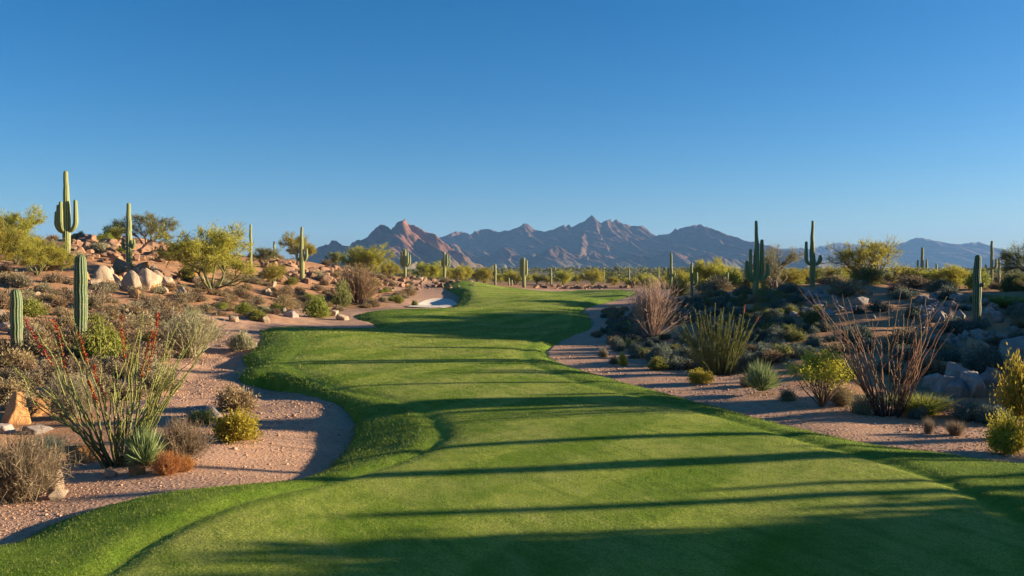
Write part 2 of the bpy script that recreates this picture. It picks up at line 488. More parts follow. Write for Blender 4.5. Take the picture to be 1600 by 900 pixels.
def turf_z(x, y, d, df=None):
    z = base_z(x, y) + lip_h(d, x, y)
    roll = sstep(d / 3.0)
    z = z + roll * 0.10 * fbm(x * .12, y * .10, octv=2, seed=21) * sstep((y - 9) / 8) * (1 + sstep((y - 45) / 30) * 2.2)
    if df is not None:     # a shallow groove where the two cuts meet, lumpier rough outside it
        z = z - 0.06 * np.exp(-(df / 0.2) ** 2) + .015 * np.exp(-((df + .5) / .35) ** 2) * (1 - sstep((y - 40) / 60))
        z = z + np.where(df < 0, 1, 0) * sstep(-df / .4) * roll * 0.035 * fbm(x * 1.3, y * 1.1, octv=3, seed=25) * (1 - sstep((y - 30) / 30))
    return z

# --- desert floor: one sheet in rings out to the horizon
_az = np.concatenate([np.linspace(-110, -42, 60, endpoint=False), np.linspace(-42, 42, 760, endpoint=False), np.linspace(42, 110, 90)])
_rr = np.concatenate([[0.5, 2, 4, 5.5], np.geomspace(7, 60, 330), np.geomspace(61, 400, 230), np.geomspace(410, 9000, 80)])
A_, R_ = np.meshgrid(np.radians(_az), _rr, indexing='ij')
gx = (R_ * np.sin(A_)).ravel(); gy = (R_ * np.cos(A_)).ravel()
gd = np.full(len(gx), -50.0)
m_ = (gy > -5) & (gy < 175) & (np.abs(gx) < 40)
gd[m_] = sdist(TURF, gx[m_], gy[m_])
gz = desert_z(gx, gy)
gz = np.where(gd > 0, np.minimum(gz, base_z(gx, gy)) - np.minimum(0.30, gd * 0.45), gz)
# bunker hollow in front of the far green
mb = MB()
na, nr = A_.shape
i_, j_ = np.meshgrid(np.arange(na - 1), np.arange(nr - 1), indexing='ij')
Qd = np.stack([i_ * nr + j_, i_ * nr + j_ + 1, (i_ + 1) * nr + j_ + 1, (i_ + 1) * nr + j_], -1).reshape(-1, 4)
mb.add(np.stack([gx, gy, gz], 1), Qd)

m, t, out = new_mat("desert_soil"); n = N(t)
P = n.pos()
big = n.noise(P, 0.09, 5, .6); med = n.noise(P, 0.7, 6, .65); fine = n.noise(P, 9.0, 5, .7)
pebc = n.voro(P, 13.0, 'F1', 'Color'); pebd = n.voro(P, 13.0, 'F1', 'Distance')
soil = n.mix(n.ramp(big, .35, .65), (.47, .245, .12), (.39, .195, .095))
soil = n.mix(n.ramp(med, .42, .68), soil, (.33, .19, .11))
gravel = n.mix(n.ramp(med, .35, .65), (.50, .285, .175), (.42, .235, .14))
sepc = n.node("ShaderNodeSeparateColor"); t.links.new(pebc, sepc.inputs[0])
gravel = n.mix(n.math('MULTIPLY', sepc.outputs[0], .45), gravel, (.50, .345, .255))
gravel = n.mix(n.ramp(sepc.outputs[1], .72, .9, 0, .4), gravel, (.20, .11, .09))
path = n.attr("path")
col = n.mix(path, soil, gravel)
far = n.attr("far")
scrub = n.mix(n.ramp(n.noise(P, .012, 6, .7), .40, .58), (.20, .15, .085), (.085, .10, .045))
col = n.mix(far, col, scrub)
hgt = n.math('ADD', n.math('MULTIPLY', pebd, -.5), n.math('MULTIPLY', fine, .7))
t.links.new(n.pbsdf(col, .95, n.bump(hgt, .6, .04), .1), out.inputs[0])
M_SOIL = m
gpx, gpy = proj(gx, np.maximum(gy, 3), gz)
nz = fbm(gx * .35, gy * .35, octv=3, seed=31)
wid = np.where(gpx > 800, 2.6, 3.4) + 0.03 * gy + 1.6 * nz
path = 1 - sstep((-gd - wid) / 1.4)
ground = mb.build("ground", M_SOIL, smooth=True, extra={"path": path, "far": sstep((gy - 150) / 160)})
structure(ground)

# --- turf
def turf_mesh():
    pts = []
    for Y in np.concatenate([np.arange(-2, 8, 1.0), np.geomspace(8, 165, 260)]):
        st = max(0.13, 0.011 * abs(Y)); 
        xs = np.arange(-18, 20, st) if Y < 35 else np.arange(-24, 30, st)
        pts.append(np.stack([xs + rng.uniform(-.25, .25, len(xs)) * st, Y + rng.uniform(-.2, .2, len(xs)) * st], 1))
    pts = np.concatenate(pts)
    d = sdist(TURF, pts[:, 0], pts[:, 1])
    pts = pts[d > np.maximum(.07, .004 * pts[:, 1])]
    # boundary, resampled evenly in view
    B = TURF; seg = []
    for a, b in zip(B, np.roll(B, -1, 0)):
        k = max(1, int(np.linalg.norm(b - a) / max(.10, .008 * abs(a[1]))))
        for q in range(k): seg.append(a + (b - a) * q / k)
    B = np.array(seg)
    nb = len(B)
    allp = np.concatenate([B, pts])
    r = delaunay_2d_cdt([Vector(p) for p in allp], [(i, (i + 1) % nb) for i in range(nb)], [list(range(nb))], 1, 1e-6)
    V = np.array([tuple(v) for v in r[0]]); T = np.array([f for f in r[2] if len(f) == 3])
    return V, T
TV, TT = turf_mesh()
td = sdist(TURF, TV[:, 0], TV[:, 1]); tf = sdist(FAIR, TV[:, 0], TV[:, 1])
tz = turf_z(TV[:, 0], TV[:, 1], td, tf)
tz = np.where(td < 0.005, desert_z(TV[:, 0], TV[:, 1]) - 0.12, tz)
mb = MB(); mb.add(np.column_stack([TV, tz]), None, TT)

def turf_colour(n):
    """mown-grass colour by place: cut stripes on the fairway, deeper rough, dry patches"""
    P = n.pos()
    fair = n.ramp(n.attr("fair"), -.10, .10)
    s = n.node("ShaderNodeSeparateXYZ"); n.t.links.new(P, s.inputs[0])
    wob = n.math('MULTIPLY', n.noise(P, .12, 2), 5.0)
    st = n.math('SINE', n.math('ADD', n.math('MULTIPLY', n.math('SUBTRACT', s.outputs[0], n.math('MULTIPLY', s.outputs[1], .55)), 1.9), wob))
    st = n.ramp(st, -.35, .35)
    big = n.noise(P, .25, 5, .6); pat = n.noise(P, 1.6, 5, .65)
    a = n.mix(st, (.185, .275, .015), (.335, .39, .048))
    a = n.mix(n.ramp(big, .40, .68, 0, .8), a, (.40, .40, .09))
    a = n.mix(n.ramp(pat, .42, .70, 0, .65), a, (.13, .225, .011))
    b = n.mix(n.ramp(pat, .35, .65), (.13, .215, .014), (.21, .29, .030))
    cv = n.node("ShaderNodeCombineXYZ")
    n.put(cv.inputs[0], n.math('MULTIPLY', n.math('ADD', s.outputs[0], n.math('MULTIPLY', s.outputs[1], .5)), 3.2))
    n.put(cv.inputs[1], n.math('MULTIPLY', n.math('SUBTRACT', s.outputs[1], n.math('MULTIPLY', s.outputs[0], .5)), .35))
    strk = n.noise(cv.outputs[0], 1.0, 5, .65)
    a = n.mix(n.ramp(strk, .50, .72, 0, .6), a, (.115, .19, .010))
    a = n.mix(n.ramp(strk, .50, .28, 0, .5), a, (.42, .42, .10))
    edge = n.ramp(n.math('ABSOLUTE', n.math('ADD', n.attr("fair"), -.02)), .04, .22, .55, 0)
    c = n.mix(fair, b, a)
    return n.mix(edge, c, (.24, .34, .03)), P
m, t, out = new_mat("turf"); n = N(t)
col, P = turf_colour(n)
g1 = n.noise(P, 26, 4, .7); g2 = n.noise(P, 3.2, 5, .65)
col = n.mix(n.ramp(g1, .35, .7, .0, .55), col, (.035, .06, .008))
t.links.new(n.pbsdf(col, .85, n.bump(n.math('ADD', n.math('MULTIPLY', g1, .6), g2), .8, .05), .1), out.inputs[0])
fairway = mb.build("fairway_turf", m, smooth=True, extra={"fair": tf})
structure(fairway)

# --- grass blades over the turf, shorter on the fairway, longer in the rough
m, t, out = new_mat("grass_blades"); n = N(t)
col, P = turf_colour(n)
col = n.mix(n.attr("var"), n.mix(.6, col, (.02, .035, .005)), n.mix(.4, col, (.46, .46, .14)))
a = n.pbsdf(col, .6, None, .12)
tr = n.node("ShaderNodeBsdfTranslucent"); n.put(tr.inputs[0], col)
mx = n.node("ShaderNodeMixShader"); mx.inputs[0].default_value = .35
t.links.new(a, mx.inputs[1]); t.links.new(tr.outputs[0], mx.inputs[2]); t.links.new(mx.outputs[0], out.inputs[0])
def grass():
    Yb = np.geomspace(8.5, 160, 60); X, Yy = [], []
    for a, b in zip(Yb[:-1], Yb[1:]):
        k = 9000
        yy = rng.uniform(a, b, k); xx = rng.uniform(-.64, .64, k) * yy
        X.append(xx); Yy.append(yy)
    x = np.concatenate(X); y = np.concatenate(Yy)
    d = sdist(TURF, x, y); k = d > -.03
    x, y, d = x[k], y[k], d[k]; f = sdist(FAIR, x, y)
    z = turf_z(x, y, d, f)
    r = rng; cl = fbm(x * 2.2, y * 2.2, octv=2, seed=41)
    rough = f < 0
    H = np.where(rough, .042 + .02 * cl, .028) * r.uniform(.6, 1.3, len(x)) * np.clip(y / 16, .85, np.where(rough, 1.35, 2.6))
    W = np.clip(.0007 * y, .008, .06) * r.uniform(.7, 1.4, len(x))
    D = rdir(len(x), r); D[:, 2] = np.abs(D[:, 2]) * .6 + .75; D = norm(D)
    S = norm(np.cross(D, r.normal(size=(len(x), 3)))); S[:, 2] *= .3
    P = np.column_stack([x, y, z - .006])
    V = np.stack([P - S * W[:, None] * .5, P + S * W[:, None] * .5, P + D * H[:, None]], 1).reshape(-1, 3)
    g = MB(); g.add(V, None, np.arange(len(V)).reshape(-1, 3), np.repeat(r.random(len(x)), 3))
    return g.build("grass", m, extra={"fair": np.repeat(f, 3)})
gr = grass()
tag(gr, "short mown green grass covering the fairway and its rough edge", "grass", kind='stuff')

# --- white sand bunker below the far green
def bunker():
    pts = [pick(a, b)[:2] for a, b in [(640,480.5),(655,474),(668,469),(684,466.5),(700,467.5),(710,472),(712,477),(700,480),(672,481.5)]]
    Bp = catmull(pts, 8)
    c = Bp.mean(0); V = [c]; 
    for s in (.25, .5, .75, 1.0): V += list(c + (Bp - c) * s)
    V = np.array(V); k = len(Bp)
    z = base_z(V[:, 0], V[:, 1]) + .05
    z = np.maximum(z, desert_z(V[:, 0], V[:, 1]) + .03)
    T = [(0, 1 + i, 1 + (i + 1) % k) for i in range(k)]
    Q = [(1 + r_ * k + i, 1 + (r_ + 1) * k + i, 1 + (r_ + 1) * k + (i + 1) % k, 1 + r_ * k + (i + 1) % k) for r_ in range(3) for i in range(k)]
    b = MB(); b.add(np.column_stack([V, z]), Q, T)
    m, t, out = new_mat("bunker_sand"); n = N(t)
    f = n.noise(n.pos(), 4, 5, .6)
    t.links.new(n.pbsdf(n.mix(f, (.62, .53, .42), (.72, .63, .52)), .95, n.bump(f, .5, .05), .1), out.inputs[0])
    return b.build("sand_bunker", m, smooth=True)
structure(bunker())

# --- loose gravel lying on the path beside the turf
def stones(count, seed):
    r = np.random.default_rng(seed)
    ico = norm(np.array([(0,-.526,.851),(0,.526,.851),(0,-.526,-.851),(0,.526,-.851),(.851,0,.526),(-.851,0,.526),(.851,0,-.526),(-.851,0,-.526),(.526,.851,0),(-.526,.851,0),(.526,-.851,0),(-.526,-.851,0)]))
    fc = np.array([(0,4,1),(0,1,5),(0,5,11),(0,11,10),(0,10,4),(4,8,1),(1,9,5),(5,7,11),(11,2,10),(10,6,4),(3,8,6),(3,9,8),(3,7,9),(3,2,7),(3,6,2),(4,6,8),(8,9,1),(9,7,5),(7,2,11),(2,6,10)])
    ys = np.exp(r.uniform(math.log(11.5), math.log(46), count * 9)); xs = r.uniform(-.64, .66, count * 9) * ys
    d = -sdist(TURF, xs, ys)
    k = (d > .02) & (d < 3.6 + r.exponential(1.0, len(d)))
    k &= fbm(xs * .9, ys * .9, octv=3, seed=51) + r.uniform(-.35, .35, len(xs)) > -.08
    xs, ys, d = xs[k][:count], ys[k][:count], d[k][:count]
    z = desert_z(xs, ys); c = len(xs)
    s = np.clip(r.lognormal(-4.6, .48, c), .006, .06) * np.clip(ys / 18, .8, 1.6)
    V = ico[None] * (s[:, None] * r.uniform(.7, 1.3, (c, 12)))[..., None]
    V = V * np.stack([r.uniform(.8, 1.4, c), r.uniform(.8, 1.4, c), r.uniform(.45, .8, c)], 1)[:, None]
    V = V + np.column_stack([xs, ys, z + s * .15])[:, None]
    g = MB(); g.add(V.reshape(-1, 3), None, (fc[None] + (np.arange(c) * 12)[:, None, None]).reshape(-1, 3), np.repeat(r.random(c), 12))
    m, t, out = new_mat("gravel_stone"); n = N(t)
    v = n.attr("var")
    col = n.mix(n.ramp(v, 0, .6), (.38, .205, .125), (.47, .28, .175)); col = n.mix(n.ramp(v, .75, 1.), col, (.49, .34, .25))
    t.links.new(n.pbsdf(col, .9, None, .15), out.inputs[0])
    return g.build("gravel", m)
tag(stones(17000, 5), "pinkish loose gravel lying on the desert path beside the grass", "gravel", kind='stuff')
# ------------------------------------------------------------------ mountains
def range_mesh(name, Y0, sky_pts, mat, depth, slope=.62, res=220, seed=1, spur_len=1.0, base=0.0, skew=.25, rough=1.0):
    r = np.random.default_rng(seed)
    P = []
    for px, py in sky_pts:
        y = Y0 + r.uniform(-.06, .06) * depth
        P.append(((px - 800) / F_PX * y, y, z_of(y, py) - base))
    P = np.array(P)
    segs = []
    for a, b in zip(P[:-1], P[1:]): segs.append((a, b))
    def spur(p, ang, L, drop, lev):
        q = p.copy(); k = 5
        for i in range(k):
            ang2 = ang + r.normal() * .13
            st = L / k
            nz = max(q[2] * (1 - drop / k * r.uniform(.5, 1.5)) - 1, 0)
            if i == k - 1: nz = 0
            q2 = np.array([q[0] + math.sin(ang2) * st, q[1] - math.cos(ang2) * st, nz])
            segs.append((q.copy(), q2))
            if lev < 1 and r.random() < .7:
                spur(q2, ang2 + r.choice([-1, 1]) * r.uniform(.5, .95), L * .42, 1.8, lev + 1)
            q = q2
    span = P[-1][0] - P[0][0]
    n_sp = max(6, int(span / (depth * .2)))
    for i in range(n_sp):
        u = (i + r.uniform(.2, .8)) / n_sp * (len(P) - 1); k = min(int(u), len(P) - 2); p = P[k] + (P[k+1] - P[k]) * (u - k)
        H = p[2]
        if H > 12: spur(p, skew + r.normal() * .25, min(depth * .9, H / slope * 2.0 * spur_len), 1.9, 0)
    for p in P:
        if p[2] > 30: spur(p, skew + r.normal() * .3, min(depth * .95, p[2] / slope * 2.2 * spur_len), 1.6, 0)
        if p[2] > 30: spur(p, math.pi + r.normal() * .3, min(depth * .6, p[2] / slope * 1.6), 1.8, 1)
    x0, x1 = P[:, 0].min() - depth * .25, P[:, 0].max() + depth * .25
    nx = int(res * max(1, (x1 - x0) / (depth * 1.6))); ny = res
    X, Y = np.meshgrid(np.linspace(x0, x1, nx), np.linspace(Y0 - depth, Y0 + depth * .5, ny), indexing='ij')
    x = X.ravel(); y = Y.ravel(); sc = depth / 900.0
    wx = x + 20 * sc * fbm(x / (160 * sc), y / (160 * sc), octv=4, seed=seed + 1) ; wy = y + 20 * sc * fbm(x / (160 * sc), y / (160 * sc), octv=4, seed=seed + 7)
    # keep the crest where it is: the warp fades out towards the skyline
    cz = np.interp(x, P[:, 0], P[:, 1]); wf = sstep(np.abs(y - cz) / (60 * sc)); wx = x + (wx - x) * wf; wy = y + (wy - y) * wf
    h = np.zeros(len(x))
    for a, b in segs:
        dx, dy = b[0] - a[0], b[1] - a[1]; L2 = dx * dx + dy * dy + 1e-6
        tt = np.clip(((wx - a[0]) * dx + (wy - a[1]) * dy) / L2, 0, 1)
        d = np.sqrt((a[0] + tt * dx - wx) ** 2 + (a[1] + tt * dy - wy) ** 2)
        zz = a[2] + (b[2] - a[2]) * tt
        side = (wx - a[0]) * dy - (wy - a[1]) * dx
        side = np.where(side < 0, 1.25, .85) if dy < 0 else np.where(side > 0, 1.25, .85)
        hh = zz - slope * side * d * (1.15 - .35 * np.clip(d / (zz / slope + 1e-3), 0, 1))
        h = np.maximum(h, hh)
    hm = max(P[:, 2].max(), 1)
    cs, sn = math.cos(skew + .15), math.sin(skew + .15); uu = x * cs + y * sn; vv = -x * sn + y * cs
    rn = 1 - np.abs(fbm(uu / (52 * sc), vv / (300 * sc), octv=4, seed=seed + 3)) * 3
    rn = rn + .25 * (1 - np.abs(fbm(uu / (17 * sc), vv / (90 * sc), octv=3, seed=seed + 8)) * 3)
    h = h + rough * sstep(h / (hm * .15)) * (hm * .045 * rn + hm * .010 * fbm(x / (16 * sc), y / (16 * sc), octv=3, seed=seed + 5)) - 2.0 * (1 - sstep(h / 6))
    apron = 10 * sc * sstep(1 - np.abs(y - Y0) / depth)
    mbx = MB()
    i, j = np.meshgrid(np.arange(nx - 1), np.arange(ny - 1), indexing='ij')
    Q = np.stack([i * ny + j, (i + 1) * ny + j, (i + 1) * ny + j + 1, i * ny + j + 1], -1).reshape(-1, 4)
    mbx.add(np.stack([x, y, h + base + apron - 3], 1), Q, None, np.clip(h / hm, 0, 1))
    return structure(mbx.build(name, mat, smooth=True))

def mountain_mat(name, ca, cb, cc, sc):
    m, t, out = new_mat(name); n = N(t)
    P = n.pos(); s = n.node("ShaderNodeSeparateXYZ"); t.links.new(P, s.inputs[0])
    f = n.noise(P, .012 * sc, 8, .65); g = n.noise(n.scalev(P, (1, .6, 2.6)), .035 * sc, 6, .7)
    col = n.mix(n.ramp(f, .35, .65), ca, cb)
    col = n.mix(n.ramp(g, .45, .7, 0, .7), col, cc)
    low = n.ramp(n.attr("var"), .04, .45, .75, 0)
    col = n.mix(n.math('MULTIPLY', low, n.ramp(f, .3, .6, .5, 1)), col, (.17, .15, .075))
    t.links.new(n.pbsdf(col, .95, n.bump(n.math('ADD', f, n.math('MULTIPLY', g, .5)), .3, 10 / sc), .05), out.inputs[0])
    return m
M_MT1 = mountain_mat("red_rock_slope", (.27, .125, .075), (.19, .09, .058), (.11, .06, .042), 1.4)
M_MT2 = mountain_mat("brown_rock_slope", (.155, .088, .06), (.11, .065, .046), (.065, .043, .033), 1.0)
M_MT3 = mountain_mat("far_rock_slope", (.17, .11, .08), (.13, .09, .07), (.09, .07, .05), .7)
range_mesh("mountains", 2700, [(470,402),(500,388),(519,379),(530,383),(548,384),(565,378),(583,369),(590,360),(598,353.5),(602,352.5),(607,356),(612,361),(617,358),(622,351),(630,347),(635,346.5),(641,350),(647,358),(655,367),(664,375),(674,382),(690,391),(705,399),(725,409),(745,416)], M_MT1, 620, slope=1.2, res=320, seed=11, skew=.55)
range_mesh("mountains", 4300, [(655,395),(672,383),(690,376),(705,371),(716,365.5),(725,364.5),(733,367),(742,364),(752,360.5),(768,361),(774,364),(782,367),(796,366),(806,361),(818,354.5),(824,355.5),(832,362),(845,364),(858,366),(868,363),(880,358),(893,356),(908,355),(916,346),(924,342.5),(931,348),(938,355),(948,350),(958,346.5),(966,348),(978,355),(988,358),(1000,357),(1006,360),(1016,368),(1026,373),(1040,368),(1060,361.5),(1068,359),(1080,357),(1091,354.5),(1100,357),(1112,365),(1125,370),(1138,376),(1150,382),(1165,384),(1185,392),(1210,404),(1235,414)], M_MT2, 1050, slope=.66, res=400, seed=23, skew=.5)
range_mesh("mountains", 3500, [(640,414),(672,404),(690,397),(700,388),(709,380),(718,386),(730,396),(748,403),(770,398),(780,390),(788,386.5),(797,391),(812,400),(835,402),(850,396),(860,389),(868,385),(876,388),(890,397),(905,402),(920,397),(930,393),(945,399),(962,404),(985,398),(1000,401),(1020,404),(1036,396),(1045,392),(1056,396),(1075,403),(1105,398),(1130,404),(1165,408),(1200,414)], M_MT2, 430, slope=.8, res=230, seed=52, skew=.6)
range_mesh("mountains", 7200, [(1120,392),(1150,384),(1175,387),(1210,393),(1240,392),(1265,391),(1290,386),(1313,382.5),(1322,385),(1345,384),(1372,384),(1385,386),(1398,389),(1412,383),(1425,377),(1437,374.5),(1448,376),(1458,379),(1466,378),(1482,383),(1500,385.5),(1515,383),(1528,382),(1540,386),(1560,392),(1585,399),(1620,402),(1680,400),(1740,396),(1800,404),(1900,414)], M_MT3, 1600, slope=.48, res=240, seed=35, skew=.55)
range_mesh("hills", 6500, [(-500,412),(-350,400),(-200,395),(-60,401),(80,398),(220,404),(330,402),(420,408),(520,413)], M_MT3, 1300, slope=.45, res=140, seed=41, skew=.3)

# ------------------------------------------------------------------ haze: thin even air between here and the mountains
def haze():
    x0, x1, y0, y1, z0, z1 = -9500, 9500, -9000, 9500, -12, 420
    V = [(x, y, z) for z in (z0, z1) for y in (y0, y1) for x in (x0, x1)]
    Q = [(0,2,3,1),(4,5,7,6),(0,1,5,4),(2,6,7,3),(0,4,6,2),(1,3,7,5)]
    b = MB(); b.add(V, Q)
    m, t, out = new_mat("haze_air")
    pv = t.nodes.new("ShaderNodeVolumePrincipled")
    pv.inputs['Color'].default_value = (.26, .52, 1.0, 1)
    pv.inputs['Density'].default_value = HAZE
    pv.inputs['Anisotropy'].default_value = 0.0
    t.links.new(pv.outputs[0], out.inputs['Volume'])
    o = b.build("haze", m)
    tag(o, "thin blue haze veiling the distant mountains", "haze", kind='stuff')
HAZE = 7.5e-5
haze()
# ------------------------------------------------------------------ plant and rock materials
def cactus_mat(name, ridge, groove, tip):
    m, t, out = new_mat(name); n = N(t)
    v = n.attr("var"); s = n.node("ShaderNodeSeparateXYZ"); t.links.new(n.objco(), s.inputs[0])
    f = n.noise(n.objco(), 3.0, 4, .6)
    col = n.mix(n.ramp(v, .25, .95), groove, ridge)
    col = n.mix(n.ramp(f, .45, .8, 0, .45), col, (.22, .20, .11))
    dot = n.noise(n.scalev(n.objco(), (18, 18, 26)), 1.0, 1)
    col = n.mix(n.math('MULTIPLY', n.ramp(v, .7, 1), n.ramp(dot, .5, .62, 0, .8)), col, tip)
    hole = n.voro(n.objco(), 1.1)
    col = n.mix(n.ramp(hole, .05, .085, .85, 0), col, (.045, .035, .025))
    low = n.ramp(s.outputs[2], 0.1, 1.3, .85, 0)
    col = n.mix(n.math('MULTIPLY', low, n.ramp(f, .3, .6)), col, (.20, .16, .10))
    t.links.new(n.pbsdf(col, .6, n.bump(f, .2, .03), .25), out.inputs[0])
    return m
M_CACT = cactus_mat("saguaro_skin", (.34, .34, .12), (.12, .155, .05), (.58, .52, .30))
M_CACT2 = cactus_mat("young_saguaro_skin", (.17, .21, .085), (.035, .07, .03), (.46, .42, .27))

M_PALO = leaf_mat("palo_verde_leaf", (.30, .29, .04), (.50, .44, .075), .45, .25)
M_OLIVE = leaf_mat("mesquite_leaf", (.15, .16, .05), (.28, .27, .09), .40, .3)
M_PALE = leaf_mat("pale_mesquite_leaf", (.22, .21, .085), (.36, .34, .15), .35, .2)
M_YELLOW = leaf_mat("creosote_leaf", (.33, .29, .03), (.52, .44, .06), .40, .2)
M_DRY = leaf_mat("dry_twig", (.20, .145, .085), (.36, .28, .165), .25, .35)
M_BROWN = leaf_mat("bursage_twig", (.22, .145, .075), (.37, .26, .14), .25, .4)
M_SAGE = leaf_mat("sage_leaf", (.25, .215, .125), (.42, .365, .22), .28, .35)
M_GREY = leaf_mat("grey_green_leaf", (.105, .125, .095), (.20, .22, .16), .28, .4)
M_GREEN = leaf_mat("brittlebush_leaf", (.19, .205, .035), (.34, .33, .07), .38, .3)
M_ORANGE = leaf_mat("rusty_twig", (.36, .16, .05), (.50, .25, .08), .3, .2)
M_PINK = leaf_mat("pinkish_twig", (.36, .235, .165), (.56, .40, .29), .3, .2)
M_SPOON = leaf_mat("desert_spoon_blade", (.17, .23, .08), (.34, .39, .16), .25, .1)
M_STEMG = leaf_mat("ocotillo_green_stem", (.11, .095, .04), (.36, .365, .10), .12, .1)
M_STEMB = leaf_mat("ocotillo_bare_stem", (.035, .024, .02), (.42, .22, .12), .05, .1)
M_STEMK = bark_mat("dark_stem", (.05, .038, .028), (.10, .075, .05), 20)
M_RED = leaf_mat("red_flower", (.36, .008, .010), (.52, .02, .018), .35, .1)
M_CORAL = leaf_mat("coral_flower", (.55, .12, .08), (.70, .22, .15), .35, .1)
M_BARK = bark_mat("dark_bark", (.10, .075, .05), (.19, .14, .09))
M_BARKG = bark_mat("green_bark", (.11, .12, .045), (.17, .16, .07))
M_BARKL = bark_mat("pale_bark", (.20, .16, .11), (.31, .25, .18))
M_ROCK = rock_mat("tan_granite", (.33, .235, .155), (.40, .29, .20), (.17, .11, .07))
M_ROCKO = rock_mat("orange_granite", (.42, .20, .07), (.50, .27, .11), (.24, .11, .05))
M_ROCKG = rock_mat("grey_granite", (.27, .22, .19), (.34, .28, .24), (.15, .115, .095))
M_ROCKR = rock_mat("red_brown_rock", (.25, .135, .08), (.31, .18, .11), (.13, .075, .05), 2.0)

# ------------------------------------------------------------------ saguaros
def ribbed(mb, P, rad, ribs, r, dome=True):
    """ribbed cactus column along P; var is 1 on the ridges and 0 in the grooves"""
    P = np.asarray(P, float)
    # dense resample
    s = np.r_[0, np.cumsum(np.linalg.norm(np.diff(P, axis=0), axis=1))]
    R0 = np.asarray(rad, float); L = s[-1]; st = max(.09, L / 46)
    u = np.linspace(0, L, max(6, int(L / st)))
    Q = np.stack([np.interp(u, s, P[:, k]) for k in range(3)], 1); rr = np.interp(u, s, R0)
    for _ in range(3): Q[1:-1] = (Q[:-2] + 2 * Q[1:-1] + Q[2:]) / 4
    if dome:
        T = norm((Q[-1] - Q[-2])[None])[0]; e = rr[-1]
        ext = np.array([math.sin(a) for a in np.linspace(.25, 1.5, 6)])
        Q = np.concatenate([Q, Q[-1] + T * (ext * e)[:, None]]); rr = np.concatenate([rr, e * np.sqrt(np.maximum(1 - ext ** 2, .003))])
    n = len(Q); k = ribs * 4
    ang = np.arange(k) * 2 * math.pi / k
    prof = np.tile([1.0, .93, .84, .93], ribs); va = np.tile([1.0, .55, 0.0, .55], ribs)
    T = norm(np.gradient(Q, axis=0)); Nn = np.array([1.0, .2, 0]); rings = []
    for i in range(n):
        Nn = Nn - T[i] * Nn.dot(T[i]); Nn /= np.linalg.norm(Nn); B = np.cross(T[i], Nn)
        wob = rr[i] * (1 + .015 * r.normal())
        rings.append(Q[i] + (wob * prof)[:, None] * (np.cos(ang)[:, None] * Nn + np.sin(ang)[:, None] * B))
    V = np.concatenate(rings)
    i, j = np.meshgrid(np.arange(n - 1), np.arange(k), indexing='ij'); j2 = (j + 1) % k
    F = np.stack([i * k + j, i * k + j2, (i + 1) * k + j2, (i + 1) * k + j], -1).reshape(-1, 4)
    mb.add(V, F, None, np.tile(va, n))

def saguaro(name, loc, H, rad, arms, label, group, mat=None, lean=(0, 0), seed=0, ribs=12, neck=1.0, rz=0.0):
    """arms: (height of joint, direction deg with 0 = photo right, reach, height of elbow, height of tip, radius)"""
    r = np.random.default_rng(seed + 100); mat = mat or M_CACT
    root = thing(name, loc, label, "cactus", group, rz)
    zz = np.linspace(-.35, H - rad * .8, 14); tq = np.clip(zz / H, 0, 1)
    P = np.stack([lean[0] * tq ** 1.5 + (.012 * H * math.sin(seed * 2.7)) * np.sin(tq * 2.6) + .02 * r.normal(size=14), lean[1] * tq ** 1.5, zz], 1)
    rr = rad * (np.interp(tq, [0, .12, .45, .8, 1.0], [.80, .92, 1.0, .88 * neck, .72 * neck]))
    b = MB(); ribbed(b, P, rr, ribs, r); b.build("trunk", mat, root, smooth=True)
    for (z0, deg, reach, ze, zt, ar) in arms:
        a = R(deg); d = np.array([math.cos(a), math.sin(a), 0]); c = np.array([np.interp(z0, P[:, 2], P[:, 0]), np.interp(z0, P[:, 2], P[:, 1]), z0])
        pts = [c, c + d * rad * .7 + [0, 0, .02], c + d * (rad + (reach - rad) * .5) + [0, 0, (ze - z0) * .30], c + d * reach * .93 + [0, 0, (ze - z0) * .75], c + d * reach * 1.02 + [0, 0, (ze - z0) * 1.25]]
        m_ = 5
        for q in range(1, m_ + 1):
            pts.append(c + d * reach * (1.02 - .02 * q / m_) + [0, 0, (ze - z0) * 1.25 + (zt - z0 - (ze - z0) * 1.25 - ar * .8) * q / m_])
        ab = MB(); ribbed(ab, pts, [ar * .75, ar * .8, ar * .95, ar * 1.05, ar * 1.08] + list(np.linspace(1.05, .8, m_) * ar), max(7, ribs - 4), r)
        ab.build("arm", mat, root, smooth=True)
    return root

def sag_px(px, base, top, width, arms, label, Y=None, group="saguaros with arms", **k):
    """px, base row, top row, trunk width in photo px; arms: (px of arm, joint row, elbow row, tip row, width px, depth deg)"""
    p = pick(px, base) if Y is None else at(px, Y)
    s = p[1] / F_PX
    zrow = lambda row: z_of(p[1], row) - p[2]
    A = []
    for (ax, jr, er, tr, aw, dd) in arms:
        reach = abs(ax - px) * s / max(abs(math.cos(R(dd))), .25)
        A.append((zrow(jr), dd, reach, zrow(er), zrow(tr), aw * s / 2))
    H = zrow(top)
    return saguaro("saguaro_cactus", p, H, width * s / 2, A, label, group, **k)

